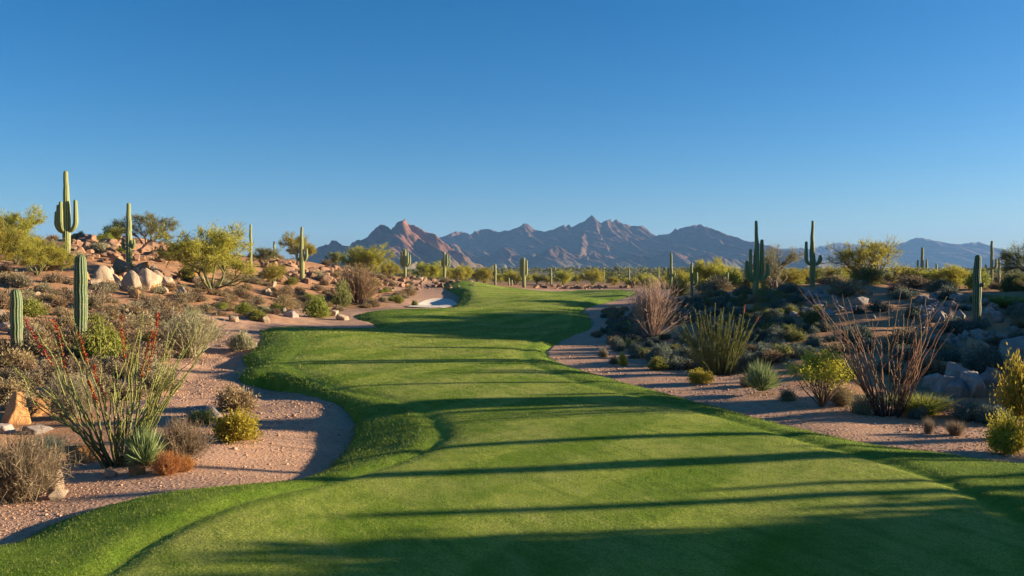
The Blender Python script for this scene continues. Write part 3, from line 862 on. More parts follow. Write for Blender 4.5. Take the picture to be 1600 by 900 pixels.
sag_px(104, 404, 265, 12.5, [(88.5,364,352,330,6,180),(94,363,350,320,6.5,205),(99.5,362,348,315,6.5,240),(119,362,350,312,7,-5)], "tall pale green saguaro with four upright arms on the left hilltop", seed=1, neck=.72)
sag_px(203, 424, 316, 10, [(193,390,385,372,4.6,180),(211,388,384,374,4.6,-10)], "saguaro with two stubby low arms rising from the boulder pile", seed=2, neck=.8, Y=78)
sag_px(391.5, 436, 350, 4.6, [], "bare slender saguaro pole beside the large palo verde on the left hill", group="saguaro poles", seed=3, ribs=9)
sag_px(472.5, 441, 353, 8, [(464.5,408,402,385,4,180),(468,408,402,392,3.6,120),(480,408,402,388,4,0)], "saguaro with three short arms on the brown rubble slope", seed=4, neck=.66)
sag_px(428.5, 408, 377, 3.6, [], "short saguaro pole poking over the left hill crest", group="saguaro poles", Y=125, seed=5, ribs=9)
sag_px(633, 437, 389, 5, [(627,417,411,393,3.4,180),(630,417,411,388,3.2,125),(636.5,417,411,394,3.2,60),(640.5,417,411,398,3.2,0)], "candelabra saguaro in front of the red double peak", seed=6, Y=150)
sag_px(694.5, 435, 393, 5, [(690.5,417,413,404,2.8,180),(698.5,417,412,397,3,0),(702,419,414,400,2.6,20)], "candelabra saguaro below the right foot of the red mountain", seed=7, Y=158)
sag_px(773.5, 447, 412, 4.2, [(771,431,428,424,2.6,170)], "saguaro with one bud beyond the crown of the far green", seed=8, Y=175)
sag_px(818.5, 455, 402, 6.4, [(814.3,432,427,404,3.8,170),(823,432,427,406,3.8,10)], "three pronged saguaro standing close behind the far green", seed=9, Y=168)
sag_px(1048, 445, 395, 4.4, [(1043.5,434,430,418,3,180),(1053.5,433,429,426,3,0)], "slim saguaro with low arms behind the pinkish bare shrub", seed=10, Y=110)
sag_px(1081, 461, 410, 4.6, [(1088.5,446,440,425,4,0)], "saguaro with a single right arm at the edge of the shaded slope", seed=11, Y=78)
sag_px(1180.5, 487, 343, 9.5, [(1166,440,430,407,6.4,180),(1171,437,427,389,5.6,200),(1190,438,424,374,6.6,8),(1198,438,429,411,6.4,-8)], "tall dark saguaro with four arms standing in the shaded slope", seed=12, neck=.62, Y=60)
sag_px(1269.5, 442, 343, 9, [(1259,414,407,377,5.6,180),(1281,414,407,398,6.4,0)], "tall dark saguaro with two curved arms on the right ridge", seed=13, neck=.6, Y=74)
sag_px(1440.5, 436, 386, 4.6, [(1433.5,424,420,406,3.4,180),(1447.5,424,420,405,3.6,0)], "trident saguaro between green bushes on the right plain", seed=14, Y=110)
sag_px(1549, 436, 376, 4.8, [(1556,420,416,404,4,0),(1540,421,420,413,3.4,180)], "saguaro with one raised and one drooping arm at the right skyline", seed=15, Y=105)
sag_px(1561, 446, 404, 4, [], "armless saguaro pole next to the right skyline saguaro", group="saguaro poles", seed=16, Y=100, ribs=9)
sag_px(1462.5, 432, 411, 3.4, [], "small armless saguaro far out on the right plain", group="saguaro poles", seed=17, Y=125, ribs=9)
sag_px(1527, 512, 398, 12.5, [(1534,447,445,441,7,-20)], "thick dark young saguaro with a side bump among grey rocks", seed=18, mat=M_CACT2, group="young columnar saguaros", ribs=11)
sag_px(125, 548, 398, 20, [], "thick upright young saguaro on the left desert bank", seed=19, mat=M_CACT2, group="young columnar saguaros", ribs=13, neck=1.1, lean=(.05, 0))
sag_px(27, 555, 452, 18, [], "short thick young saguaro at the left edge of the bank", seed=20, mat=M_CACT2, group="young columnar saguaros", ribs=12, neck=1.12)
for i, (px, base, top, wd, lb) in enumerate([(1137,452,425,4.6,"tallest of three small saguaros before the bright palo verde"),(1129,452,437,4.4,"middle stub of three small saguaros before the bright palo verde"),(1124,453,443,3.8,"lowest stub of three small saguaros before the bright palo verde")]):
    sag_px(px, base, top, wd, [], lb, group="saguaro stubs by the bright palo verde", seed=30 + i, Y=80 + i, ribs=8)
for i, (px, base, top, Y, lb) in enumerate([(1028.5,440,418,200,"tiny far saguaro pole above the pinkish shrub"),(983,443,419,215,"tiny far saguaro pole behind the yellow bush at the green"),(943,440,421,230,"tiny far saguaro pole over the plain right of centre"),(861,443,420,190,"thin far saguaro right of the three pronged one"),(795,447,434,180,"left of a pair of tiny saguaros behind the green"),(799.5,448,437,182,"right of a pair of tiny saguaros behind the green")]):
    sag_px(px, base, top, 3.2, [], lb, group="far saguaro poles", Y=Y, seed=40 + i, ribs=7)

# ------------------------------------------------------------------ trees
def tree_meshes(seed, H, spread, mats, n_leaf, leaf=(.16, .035), limbs=5, low=.25, up=.5, depth=4, bare=0.0):
    r = np.random.default_rng(seed)
    tb, cb = MB(), MB(); tips = []
    def grow(p, d, L, rad, lev):
        k = 4; P = [p]; dd = d.copy()
        for i in range(k):
            dd = dd + r.normal(size=3) * .14; dd[2] += .05 * up; dd /= np.linalg.norm(dd); P.append(P[-1] + dd * L / k)
        P = np.array(P); tube(tb, P, np.linspace(rad, rad * .62, k + 1), 6 if lev < 2 else 4)
        if lev >= depth - 2:
            for q in range(1, k + 1): tips.append((P[q], dd, lev))
        if lev < depth:
            for c in range(int(r.integers(2, 4)) + (1 if lev == 0 else 0)):
                a = r.normal(size=3); a -= dd * a.dot(dd); a /= np.linalg.norm(a)
                sp = r.uniform(.35, .85); nd = dd * math.cos(sp) + a * math.sin(sp); nd[2] = nd[2] * .75 + .25 * up
                nd /= np.linalg.norm(nd)
                grow(P[-1] if c else P[-1], nd, L * r.uniform(.6, .85), rad * .6, lev + 1)
            if lev < depth - 1 and r.random() < .7:
                a = r.normal(size=3); nd = norm((dd * .7 + a * .6)[None])[0]
                grow(P[2], nd, L * .6, rad * .45, lev + 2)
    for i in range(limbs):
        az = 2 * math.pi * (i + r.uniform(-.3, .3)) / limbs; tilt = r.uniform(.25, .75) * spread / H * 1.5
        d = np.array([math.cos(az) * math.sin(tilt), math.sin(az) * math.sin(tilt), math.cos(tilt)])
        grow(np.array([math.cos(az) * .08, math.sin(az) * .08, -.15]), d, H * .30 * r.uniform(.8, 1.15), H * .022 * r.uniform(.8, 1.2), 0)
    TP = np.array([t_[0] for t_ in tips]); TD = np.array([t_[1] for t_ in tips])
    hi = TP[:, 2].max(); wd = np.percentile(np.linalg.norm(TP[:, :2], axis=1), 96)
    S = np.array([spread / wd, spread / wd, H * .93 / hi])
    for k in range(len(tb.V)): tb.V[k] = tb.V[k] * S
    TP = TP * S; TD = norm(TD * S)
    keep = TP[:, 2] > H * low
    TP, TD = TP[keep], TD[keep]
    wgt = r.random(len(TP)) ** 1.5 + .15; idx = r.choice(len(TP), n_leaf, p=wgt / wgt.sum())
    ex = spread * .085
    base = TP[idx] + r.normal(size=(n_leaf, 3)) * ex * r.uniform(.25, 1, (n_leaf, 1)) * np.array([1, 1, .75])
    D = norm(TD[idx] * .8 + r.normal(size=(n_leaf, 3)) * .7 + np.array([0, 0, .35 * up]))
    base[:, 2] = np.maximum(base[:, 2], H * low * .6)
    leaves(cb, base, D, leaf[0] * r.uniform(.6, 1.5, n_leaf), leaf[1] * r.uniform(.6, 1.4, n_leaf), r)
    # fine upright sprays round the outline
    m_ = n_leaf // 6; idx = r.choice(len(TP), m_)
    D = norm(TD[idx] + r.normal(size=(m_, 3)) * .5 + np.array([0, 0, .5 * up]))
    blades(cb, TP[idx], D, ex * r.uniform(1.2, 3.2, m_), leaf[1] * .8, r.uniform(0, .25, m_), r, 2)
    return tb.mesh("trunk", mats[1], True), cb.mesh("crown", mats[0])

TREES = {}
def tree_kind(key, *a, **k): TREES[key] = tree_meshes(*a, **k)
tree_kind('palo1', 1, 5, 2.9, (M_PALO, M_BARKG), 15000, (.17, .042), up=.6)
tree_kind('palo2', 2, 5, 3.1, (M_PALO, M_BARKG), 15000, (.17, .042), limbs=6, up=.5)
tree_kind('palo3', 3, 5, 2.6, (M_PALO, M_BARKG), 14000, (.18, .045), low=.12, up=.6)
tree_kind('round1', 4, 5, 3.0, (M_PALO, M_BARKG), 15000, (.17, .05), low=.02, up=.25, limbs=7, depth=4)
tree_kind('round2', 5, 5, 3.4, (M_PALO, M_BARKG), 15000, (.17, .05), low=.02, up=.2, limbs=8, depth=4)
tree_kind('mesq1', 6, 5, 3.4, (M_OLIVE, M_BARK), 13000, (.17, .04), low=.25, up=.35)
tree_kind('mesq2', 7, 5, 3.0, (M_OLIVE, M_BARK), 13000, (.17, .045), low=.15, up=.4)
tree_kind('dense1', 9, 5, 3.2, (M_OLIVE, M_BARK), 15000, (.24, .12), low=.05, up=.3, limbs=6)
tree_kind('dense2', 10, 5, 3.0, (M_OLIVE, M_BARK), 15000, (.24, .12), low=.05, up=.35, limbs=7)
tree_kind('dense3', 19, 5, 3.2, (M_OLIVE, M_BARK), 15000, (.24, .12), low=.42, up=.3, limbs=6)
tree_kind('dense4', 20, 5, 3.0, (M_OLIVE, M_BARK), 15000, (.24, .12), low=.42, up=.35, limbs=7)
tree_kind('airy', 2, 5, 3.1, (M_PALO, M_BARK), 8000, (.17, .04), limbs=6, up=.5, low=.3)
tree_kind('thin', 8, 5, 2.7, (M_PALE, M_BARKL), 6500, (.16, .034), low=.28, up=.5, limbs=6)

def tree_at(kind, px, base, top, label, cat="tree", Y=None, group=None, wide=1.0, rz=None, name="palo_verde_tree"):
    p = pick(px, base) if Y is None else at(px, Y)
    H = z_of(p[1], top) - p[2]
    s = H / 5.0
    root = thing(name, p, label, cat, group, random.uniform(0, 6.28) if rz is None else rz, (s * wide, s * wide, s))
    tm, cm = TREES[kind]
    link("trunk", tm, root); link("crown", cm, root)
    return root

G1 = "trees on the left hill"
tree_at('palo1', 22, 412, 317, "tall feathery palo verde at the far left skyline", group=G1, Y=80, wide=.85)
tree_at('palo3', -12, 430, 335, "palo verde cut by the left picture edge", group=G1, Y=72, wide=.9)
tree_at('palo2', 58, 425, 366, "low spreading palo verde in front of the tall left skyline tree", group=G1, Y=66, wide=1.0)
tree_at('palo3', 96, 430, 388, "small feathery palo verde at the foot of the tall four armed saguaro", group=G1, Y=70, wide=1.1)
tree_at('palo2', 26, 420, 352, "broad palo verde filling the left skyline clump", group=G1, Y=74, wide=1.0)
tree_at('mesq1', 230, 392, 327, "dark green mesquite on the hill crest behind the boulder pile saguaro", group=G1, Y=108, wide=1.05, name="mesquite_tree")
tree_at('round1', 176, 385, 345, "small round yellow green tree on the rocky hill crest", group=G1, Y=106, wide=.75)
tree_at('palo2', 333, 440, 342, "wide feathery palo verde with dark forked trunk on the left hill", group=G1, Y=76, wide=1.05, rz=1.1)
tree_at('mesq2', 415, 412, 384, "low olive bush tree behind the slender saguaro pole", group=G1, Y=112, wide=1.3, name="mesquite_tree")
tree_at('palo1', 466, 412, 360, "grey green palo verde on the crest behind the three armed saguaro", group=G1, Y=128, wide=.95)
tree_at('round2', 428, 440, 408, "yellow green bush tree below the crest by the rubble slope", group=G1, Y=92, wide=.85)
tree_at('round1', 575, 432, 376, "big rounded palo verde left of the candelabra saguaro", group=G1, Y=140, wide=1.1)
tree_at('round2', 560, 432, 388, "bushy palo verde leaning against the big rounded one", group=G1, Y=143, wide=.9)
tree_at('mesq2', 527, 415, 391, "small dark bush tree on the slope under the blue left mountain", group=G1, Y=150, wide=1.2, name="mesquite_tree")
tree_at('round1', 607, 436, 404, "lower right lobe bush beside the big rounded palo verde", group=G1, Y=146, wide=1.0)
G2 = "bushy trees on the plain beyond the green"
FARB = [(672,438,404,175,1.2),(712,440,413,182,1.0),(729,443,410,185,1.0),(757,443,413,190,1.1),(806,445,420,195,1.3),(839,446,424,200,1.1),(880,447,418,200,1.05),(926,447,417,195,.95),(902,446,428,210,1.2),(960,448,430,190,1.1),(988,452,432,170,1.0),(1004,448,424,175,1.0),(1018,448,426,150,1.0),(1062,450,419,125,1.0),(745,442,420,210,1.2),(782,444,424,215,1.1),(700,438,416,220,1.2),(855,446,430,205,1.1),(975,446,433,230,1.3),(940,447,434,220,1.3),(1036,446,428,170,1.2)]
for i, (px, b_, tp, Y, wd) in enumerate(FARB):
    tree_at(['round1', 'round2', 'palo3'][i % 3], px, b_, tp, "rounded yellow green bush tree standing on the plain beyond the far green", group=G2, Y=Y, wide=wd)
G3 = "trees beyond the shaded right slope"
tree_at('round1', 1112, 452, 397, "large bright yellow green palo verde right of centre", group=G3, Y=92, wide=1.0)
tree_at('round2', 1136, 452, 411, "yellow lobe bush leaning on the large bright palo verde", group=G3, Y=89, wide=.8)
tree_at('thin', 1213, 442, 375, "sparse grey twiggy tree behind the tall dark saguaro", group=G3, Y=76, wide=1.0, name="mesquite_tree")
tree_at('round2', 1238, 440, 416, "low green bush between the sparse tree and the ridge saguaro", group=G3, Y=95, wide=1.3)
tree_at('round1', 1308, 440, 413, "green bush right of the ridge saguaro foot", group=G3, Y=92, wide=1.3)
tree_at('airy', 1360, 440, 364, "flat topped palo verde with open crown on the right plain", group=G3, Y=84, wide=1.15, rz=.6)
tree_at('mesq2', 1425, 440, 414, "dark bush left of the trident saguaro", group=G3, Y=100, wide=1.3, name="mesquite_tree")
tree_at('round1', 1492, 452, 408, "large rounded green bush tree behind the thick dark young saguaro", group=G3, Y=86, wide=1.1)
tree_at('round2', 1460, 448, 419, "green bush below the small armless saguaro", group=G3, Y=92, wide=1.3)
tree_at('palo3', 1522, 448, 421, "green bush at the foot of the right skyline saguaro", group=G3, Y=90, wide=1.3)
tree_at('mesq1', 1624, 450, 366, "dark mesquite cut by the right picture edge", group=G3, Y=80, wide=.8, name="mesquite_tree")
tree_at('mesq2', 1588, 452, 426, "olive bush under the dark right edge mesquite", group=G3, Y=88, wide=1.3, name="mesquite_tree")
# trees standing on the bank right of the picture; their long shadows lie over the hole
G4 = "trees on the bank right of the hole"
OFF = [(24,12.1,6.2),(27,9.4,6.3),(21.5,7.2,5.4),(30,7.5,6.4),(18,9.2,4.4),(29,12.9,5.4),(35,12.6,6.0),(42,47,3.0),(47,55.5,6.5),(46,58,7.5),(50,61,9),(52,66,9),(49,70,9),(54,73,9),(62,70,8.5),(57,63,7.5)]
for i, (x, y, H) in enumerate(OFF):
    if (x * F_PX / y + 800) < 1640: continue
    z = float(desert_z(np.array([x]), np.array([y]))[0]); s = H / 5
    r_ = thing("mesquite_tree", (x, y, z), "tree on the rising bank right of the hole, outside the picture", "tree", G4, random.uniform(0, 6), (s * 1.1, s * 1.1, s))
    tm, cm = TREES['dense%d' % (1 + i % 2 if i < 7 else 3 + i % 2)]; link("trunk", tm, r_); link("crown", cm, r_)
for i, (x, y, H, rad) in enumerate([(34,17.9,5.0,.2),(33,20.4,5.5,.28),(35,20.9,4.0,.2),(34,22.9,5.2,.22),(33,27.6,5.0,.34),(34.5,28.5,5.5,.42),(36,29.1,4.2,.3),(35,32.6,4.4,.16),(33.5,38.8,5.0,.3),(35,39.6,5.5,.26),(37,44.5,5.5,.3)]):
    z = float(desert_z(np.array([x]), np.array([y]))[0])
    arms = [] if i % 2 else [(H * .4, 90, .7, H * .45, H * .75, rad * .6), (H * .45, 265, .7, H * .5, H * .7, rad * .6)]
    saguaro("saguaro_cactus", (x, y, z), H, rad, arms, "saguaro on the rising bank right of the hole, outside the picture", "saguaros on the bank right of the hole", seed=60 + i, ribs=9)
# ------------------------------------------------------------------ bushes
def bush_mesh(kind, seed, mat):
    """unit bush, about 1 m wide and 0.6-1 m high"""
    r = np.random.default_rng(seed); b = MB()
    if kind == 'tussock':        # low dome of fine dry twigs
        n = 900
        D = rdir(n, r, .25, -.05); L = .5 * r.uniform(.7, 1.05, n)
        L *= .85 + .38 * vnoise(D[:, 0] * 2.2, D[:, 1] * 2.2, D[:, 2] * 2.2, seed)
        P = r.normal(size=(n, 3)) * [.05, .05, .02]; D2 = norm(D * [1, 1, .8])
        blades(b, P, D2, L, .014, r.uniform(0, .25, n), r, 2)
        m = 2600; k = r.integers(0, n, m); t = r.uniform(.45, 1, m)
        Q = P[k] + D2[k] * (L[k] * t)[:, None]
        leaves(b, Q, norm(D2[k] + r.normal(size=(m, 3)) * .8), r.uniform(.05, .13, m), r.uniform(.012, .03, m), r)
    elif kind == 'leafy':        # rounded leafy shrub with clumps and gaps
        n = 160
        D = rdir(n, r, .3, -.05); L = r.uniform(.32, .52, n) * (.95 + .42 * vnoise(D[:, 0] * 1.6, D[:, 1] * 1.6, D[:, 2] * 1.6, seed))
        for i in range(22):
            q = D[i] * L[i]; tube(b, [q * .4, q * .8 + r.normal(size=3) * .02, q * 1.25], [.006, .004, .002], 3, 0.0)
        for i in range(26):
            tube(b, [(0, 0, 0), D[i] * L[i] * .5 + r.normal(size=3) * .03, D[i] * L[i]], [.012, .008, .003], 4, .15)
        m = 5200; k = r.integers(0, n, m)
        Q = D[k] * (L[k] * r.uniform(.55, 1.02, m))[:, None] * [1, 1, 1.05] + r.normal(size=(m, 3)) * .045
        Q[:, 2] = np.abs(Q[:, 2])
        leaves(b, Q, norm(D[k] + r.normal(size=(m, 3)) * .9), r.uniform(.035, .075, m), r.uniform(.016, .03, m), r)
    elif kind == 'grassy':       # upright tuft of straw
        n = 700
        D = norm(np.column_stack([r.normal(size=(n, 2)) * .33, np.ones(n)])); L = r.uniform(.5, 1.05, n)
        P = np.column_stack([r.normal(size=(n, 2)) * .07, np.zeros(n)])
        blades(b, P, D, L, .016, r.uniform(.02, .3, n), r, 3)
    elif kind == 'dead':         # big wiry dry shrub
        n = 420
        D = rdir(n, r, .45, -.1); L = r.uniform(.38, .62, n)
        P = r.normal(size=(n, 3)) * [.09, .09, .02]; P[:, 2] = np.abs(P[:, 2])
        blades(b, P, D, L, .010, r.uniform(-.15, .15, n), r, 3)
        for _ in range(3):
            m = 2600; k = r.integers(0, n, m); t = r.uniform(.3, 1, m)
            Q = P[k] + D[k] * (L[k] * t)[:, None]
            blades(b, Q, norm(D[k] + r.normal(size=(m, 3)) * .75), r.uniform(.06, .17, m), r.uniform(.004, .008, m), r.uniform(-.3, .3, m), r, 2)
    elif kind == 'wispy':        # vase-shaped broom of thin stems
        n = 420
        a = r.uniform(0, 2 * math.pi, n); tl = np.abs(r.normal(size=n)) * .36 + .04
        D = np.column_stack([np.cos(a) * np.sin(tl), np.sin(a) * np.sin(tl), np.cos(tl)]); L = r.uniform(.55, 1.0, n)
        P = np.column_stack([r.normal(size=(n, 2)) * .05, np.zeros(n)])
        blades(b, P, D, L, .011, r.uniform(-.1, .18, n), r, 3)
        m = 3600; k = r.integers(0, n, m); t = r.uniform(.4, 1, m)
        Q = P[k] + D[k] * (L[k] * t)[:, None]
        blades(b, Q, norm(D[k] * 1.2 + r.normal(size=(m, 3)) * .5), r.uniform(.05, .16, m), r.uniform(.005, .010, m), .05, r, 2)
    elif kind == 'flowerhead':   # leafless below, yellow leafy heads on top
        n = 46
        a = r.uniform(0, 2 * math.pi, n); tl = r.uniform(.05, .75, n)
        D = np.column_stack([np.cos(a) * np.sin(tl), np.sin(a) * np.sin(tl), np.cos(tl)]); L = r.uniform(.75, 1.05, n)
        for i in range(n):
            m = 95
            Q = D[i] * L[i] + r.normal(size=(m, 3)) * .065
            leaves(b, Q, norm(r.normal(size=(m, 3)) + [0, 0, .4]), r.uniform(.03, .07, m), r.uniform(.018, .034, m), r, r.uniform(.3, 1, m))
        s_ = MB()
        for i in range(n):
            q = D[i] * L[i]; e = r.normal(size=3) * .04
            tube(s_, [(0, 0, 0), q * .45 + e, q], [.014, .009, .004], 4, .3)
            for _ in range(5):
                f = r.uniform(.35, .9); tube(s_, [q * f + e * .8, q * f + norm(D[i:i+1] + r.normal(size=(1, 3)) * .6)[0] * .16], [.005, .002], 3, .5)
        EXTRA[kind] = s_
    return b.mesh(kind + "_bush", mat)

EXTRA = {}
BM = {}
def bm(kind, matname, mat, v):
    k = (kind, matname, v)
    if k not in BM: BM[k] = bush_mesh(kind, 1000 + len(BM) * 7, mat)
    return BM[k]
MATS = dict(brown=M_BROWN, dry=M_DRY, sage=M_SAGE, grey=M_GREY, green=M_GREEN, yellow=M_YELLOW, orange=M_ORANGE, pink=M_PINK, olive=M_OLIVE)
BUSH_NAME = dict(brown="bursage_bush", dry="dry_bush", sage="sagebrush", grey="brittlebush", green="creosote_bush", yellow="creosote_bush", orange="dry_bush", pink="dry_bush", olive="jojoba_bush")
def bush(kind, mat, loc, wd, ht, label, group=None, cat="bush", v=None):
    name = "straw_tuft" if kind == 'grassy' else BUSH_NAME[mat]
    me = bm(kind, mat, MATS[mat], random.randint(0, 2) if v is None else v)
    unit_h = {'tussock': .52, 'leafy': .56, 'grassy': 1.0, 'dead': .62, 'wispy': 1.0, 'flowerhead': 1.02}[kind]
    unit_w = {'tussock': 1.0, 'leafy': 1.0, 'grassy': .7, 'dead': 1.15, 'wispy': .9, 'flowerhead': 1.25}[kind]
    o = link(name, me)
    o.location = (loc[0], loc[1], loc[2] - .02); o.rotation_euler = (0, 0, random.uniform(0, 6.28))
    sx = wd / unit_w; o.scale = (sx, sx * random.uniform(.9, 1.1), ht / unit_h)
    if kind in EXTRA: EXTRA[kind].build("stems", M_DRY, o)
    return tag(o, label, cat, group)
def bush_px(kind, mat, px, base, wpx, hpx, label, group=None, **k):
    Y = k.pop('Y', None)
    p = pick(px, base) if Y is None else at(px, Y)
    s = p[1] / F_PX
    return bush(kind, mat, p, wpx * s, hpx * s * 1.03, label, group, **k)

# hero shrubs, one by one
H = "single shrubs beside the grass"
bush_px('dead', 'dry', 28, 782, 150, 108, "large wiry grey tan dry shrub in the lower left corner", v=0)
bush_px('dead', 'grey', 70, 716, 84, 38, "dark scraggly shrub in front of the orange boulders", v=1)
bush_px('dead', 'sage', 112, 652, 96, 74, "wiry grey shrub behind the green ocotillo left side")
bush_px('dead', 'dry', 285, 722, 92, 72, "greyish tan wispy shrub right of the green ocotillo foot", v=2)
bush_px('dead', 'orange', 262, 741, 56, 38, "rusty orange dry bush at the gravel edge")
bush_px('dead', 'orange', 290, 736, 34, 26, "small rusty orange tuft right of the larger orange bush")
bush_px('leafy', 'yellow', 371, 688, 94, 56, "bright yellow green round bush on the gravel by the bay", v=0)
bush_px('tussock', 'brown', 369, 640, 66, 42, "tan twiggy bush behind the yellow green round bush", v=1)
bush_px('wispy', 'sage', 297, 558, 108, 78, "large silvery grey green broom shrub above the gravel path", v=0)
bush_px('leafy', 'sage', 377, 547, 48, 30, "low tan green mound bush by the turf corner", v=1)
bush_px('leafy', 'olive', 315, 662, 60, 24, "low olive bush behind the grey flat rock")
bush_px('leafy', 'green', 160, 568, 90, 70, "yellow green leafy bush behind the ocotillo stems", v=2)
bush_px('leafy', 'green', 150, 515, 46, 26, "small green bush right of the thick young saguaro")
bush_px('leafy', 'green', 402, 501, 34, 20, "small bright green bush between pale rocks at the path bend")
bush_px('leafy', 'green', 498, 496, 56, 36, "green bush at the foot of the left slope by the path", v=0)
bush_px('leafy', 'green', 623, 474, 20, 15, "small green bush left of the sand bunker")
bush_px('leafy', 'olive', 648, 478, 14, 10, "tiny olive bush at the bunker lip")
bush_px('leafy', 'green', 578, 478, 20, 16, "small green bush under the bare brown shrub")
bush_px('leafy', 'olive', 536, 480, 34, 40, "olive bush left of the bare brown shrub")
bush_px('wispy', 'brown', 559, 476, 84, 64, "bare brown vase shaped shrub on the left slope", v=1)
bush_px('wispy', 'pink', 1018, 532, 78, 98, "pinkish bare broom shrub with grey base on the shaded slope", v=2)
bush_px('tussock', 'brown', 1170, 604, 36, 24, "reddish tan tussock left of the spiky desert spoon")
bush_px('tussock', 'dry', 1231, 626, 30, 22, "tan tussock right of the spiky desert spoon")
bush_px('leafy', 'yellow', 1094, 599, 46, 24, "low yellow green bush at the path before the green ocotillo", v=1)
bush_px('flowerhead', 'yellow', 1284, 636, 108, 78, "bare stemmed shrub topped with yellow leaf heads", v=0)
bush_px('dead', 'dry', 1315, 634, 50, 32, "pale dry shrub at the foot of the yellow headed shrub")
bush_px('tussock', 'dry', 1347, 646, 42, 34, "rounded grey tan tussock left of the bare brown ocotillo")
bush_px('grassy', 'green', 1437, 646, 84, 40, "yellowish grassy mound right of the bare brown ocotillo", v=0)
bush_px('tussock', 'grey', 1432, 654, 34, 22, "dark small tussock under the yellowish grassy mound")
bush_px('leafy', 'grey', 1516, 656, 80, 30, "dark grey green bush in shade before the grey boulders", v=2)
bush_px('leafy', 'grey', 1470, 640, 50, 22, "grey green shaded bush left of the grey boulders", v=0)
bush_px('leafy', 'grey', 1555, 662, 70, 30, "dark shaded bush right of the grey boulders", v=1)
bush_px('grassy', 'dry', 1451, 678, 17, 33, "narrow dry straw tuft on the shaded gravel")
bush_px('grassy', 'dry', 1493, 680, 28, 30, "wider dry straw tuft on the shaded gravel", v=1)
bush_px('leafy', 'yellow', 1572, 708, 76, 62, "yellow tan leafy bush at the right edge of the gravel", v=2)
bush_px('leafy', 'yellow', 1596, 652, 76, 106, "tall yellow green shrub cut by the right picture edge", v=0)
bush_px('tussock', 'dry', 943, 558, 19, 17, "pale round tussock at the edge of the shaded path")
bush_px('leafy', 'yellow', 974, 572, 19, 24, "yellow leaf tuft at the edge of the shaded path")
bush_px('tussock', 'dry', 960, 569, 19, 17, "tan tussock beside the yellow leaf tuft")
bush_px('leafy', 'green', 1026, 578, 36, 22, "dark green round bush on the shaded slope foot")
bush_px('leafy', 'grey', 966, 549, 26, 22, "grey green bush behind the pale round tussock")
bush_px('tussock', 'dry', 1322, 462, 62, 30, "rounded straw coloured bush on the crest of the right slope")
bush_px('tussock', 'brown', 1405, 462, 44, 22, "brown mound bush on the right crest behind bare stems")
bush_px('grassy', 'green', 1565, 478, 110, 22, "sunlit yellow grass strip behind the grey rocks", v=2)

# scattered desert bushes: individual copies
def scatter(n, poly, yr, xr, seed, kinds, size, group, label, avoid=None, gap=.75):
    r = np.random.default_rng(seed); poly = np.array(poly, float); done = []
    ca = n * 25
    Ys = np.exp(r.uniform(math.log(yr[0]), math.log(yr[1]), ca)); Xs = r.uniform(xr[0], xr[1], ca) * Ys
    Zs = desert_z(Xs, Ys); PX, PY = proj(Xs, Ys, Zs)
    ok = (sdist(poly, PX, PY) > 0) & (sdist(TURF, Xs, Ys) < -1.0)
    if avoid: ok &= (sdist(np.array(avoid, float), PX, PY) < 0) | (r.random(ca) > .85)
    for x, y, z in zip(Xs[ok], Ys[ok], Zs[ok]):
        if len(done) >= n: break
        s = r.uniform(*size) * (1 + .25 * (r.random() < .2))
        if any((x - a) ** 2 + (y - b) ** 2 < (gap * (s + c) / 2) ** 2 for a, b, c in done): continue
        done.append((x, y, s))
        k = kinds[r.integers(len(kinds))]
        bush(k[0], k[1], (x, y, z), s, s * r.uniform(.42, .62) * k[2], label[k[1]], group)
    return len(done)
LB = {'brown': "low brown bursage bush on the sunlit left slope", 'dry': "pale straw coloured bursage bush on the sunlit left slope", 'sage': "grey green sage bush on the sunlit left slope", 'green': "small yellow green leafy bush on the sunlit left slope"}
n1 = scatter(310, [(0,440),(100,440),(160,455),(300,450),(420,430),(520,415),(560,425),(640,440),(640,470),(560,484),(450,498),(340,500),(330,540),(240,560),(250,620),(120,640),(0,640)], (22, 140), (-.62, -.10), 3,
   [('tussock','brown',1)]*4+[('tussock','dry',1)]*5+[('tussock','sage',1),('leafy','green',1)], (.8, 1.8), "bursage bushes on the left slope", LB)
LC = {'brown': "brown bursage bush on the upper left hill and crest", 'dry': "straw coloured bush on the upper left hill and crest", 'green': "yellow green bush on the upper left hill and crest", 'sage': "grey green bush on the upper left hill and crest"}
n2 = scatter(70, [(0,390),(110,360),(250,368),(300,385),(420,395),(540,405),(640,425),(700,436),(700,448),(600,440),(500,425),(300,440),(120,430),(0,440)], (64, 165), (-.62, -.06), 4,
   [('tussock','brown',1),('tussock','dry',1),('leafy','green',1.2),('leafy','sage',1)], (1.2, 2.4), "bushes on the upper left hill", LC)
LD = {'olive': "dark olive bush on the shaded right slope", 'grey': "dark grey green bursage bush on the shaded right slope", 'sage': "pale grey sage bush on the shaded right slope", 'brown': "brownish bursage bush on the shaded right slope"}
n3 = scatter(340, [(935,492),(990,470),(1080,462),(1180,458),(1250,452),(1280,470),(1290,520),(1260,560),(1200,575),(1140,585),(1060,580),(1000,565),(960,540),(925,525)], (30, 78), (.06, .40), 5,
   [('tussock','grey',1.2),('leafy','grey',1.2),('tussock','grey',1.2),('leafy','olive',1.1),('tussock','brown',1)], (.5, 1.1), "bursage bushes on the shaded right slope", LD, avoid=[(1010,515),(1080,505),(1120,530),(1090,560),(1030,545)], gap=.7)
LE = {'grey': "dark grey green bush between rocks on the right bank", 'brown': "brownish bush between rocks on the right bank", 'dry': "dry bush between rocks on the right bank"}
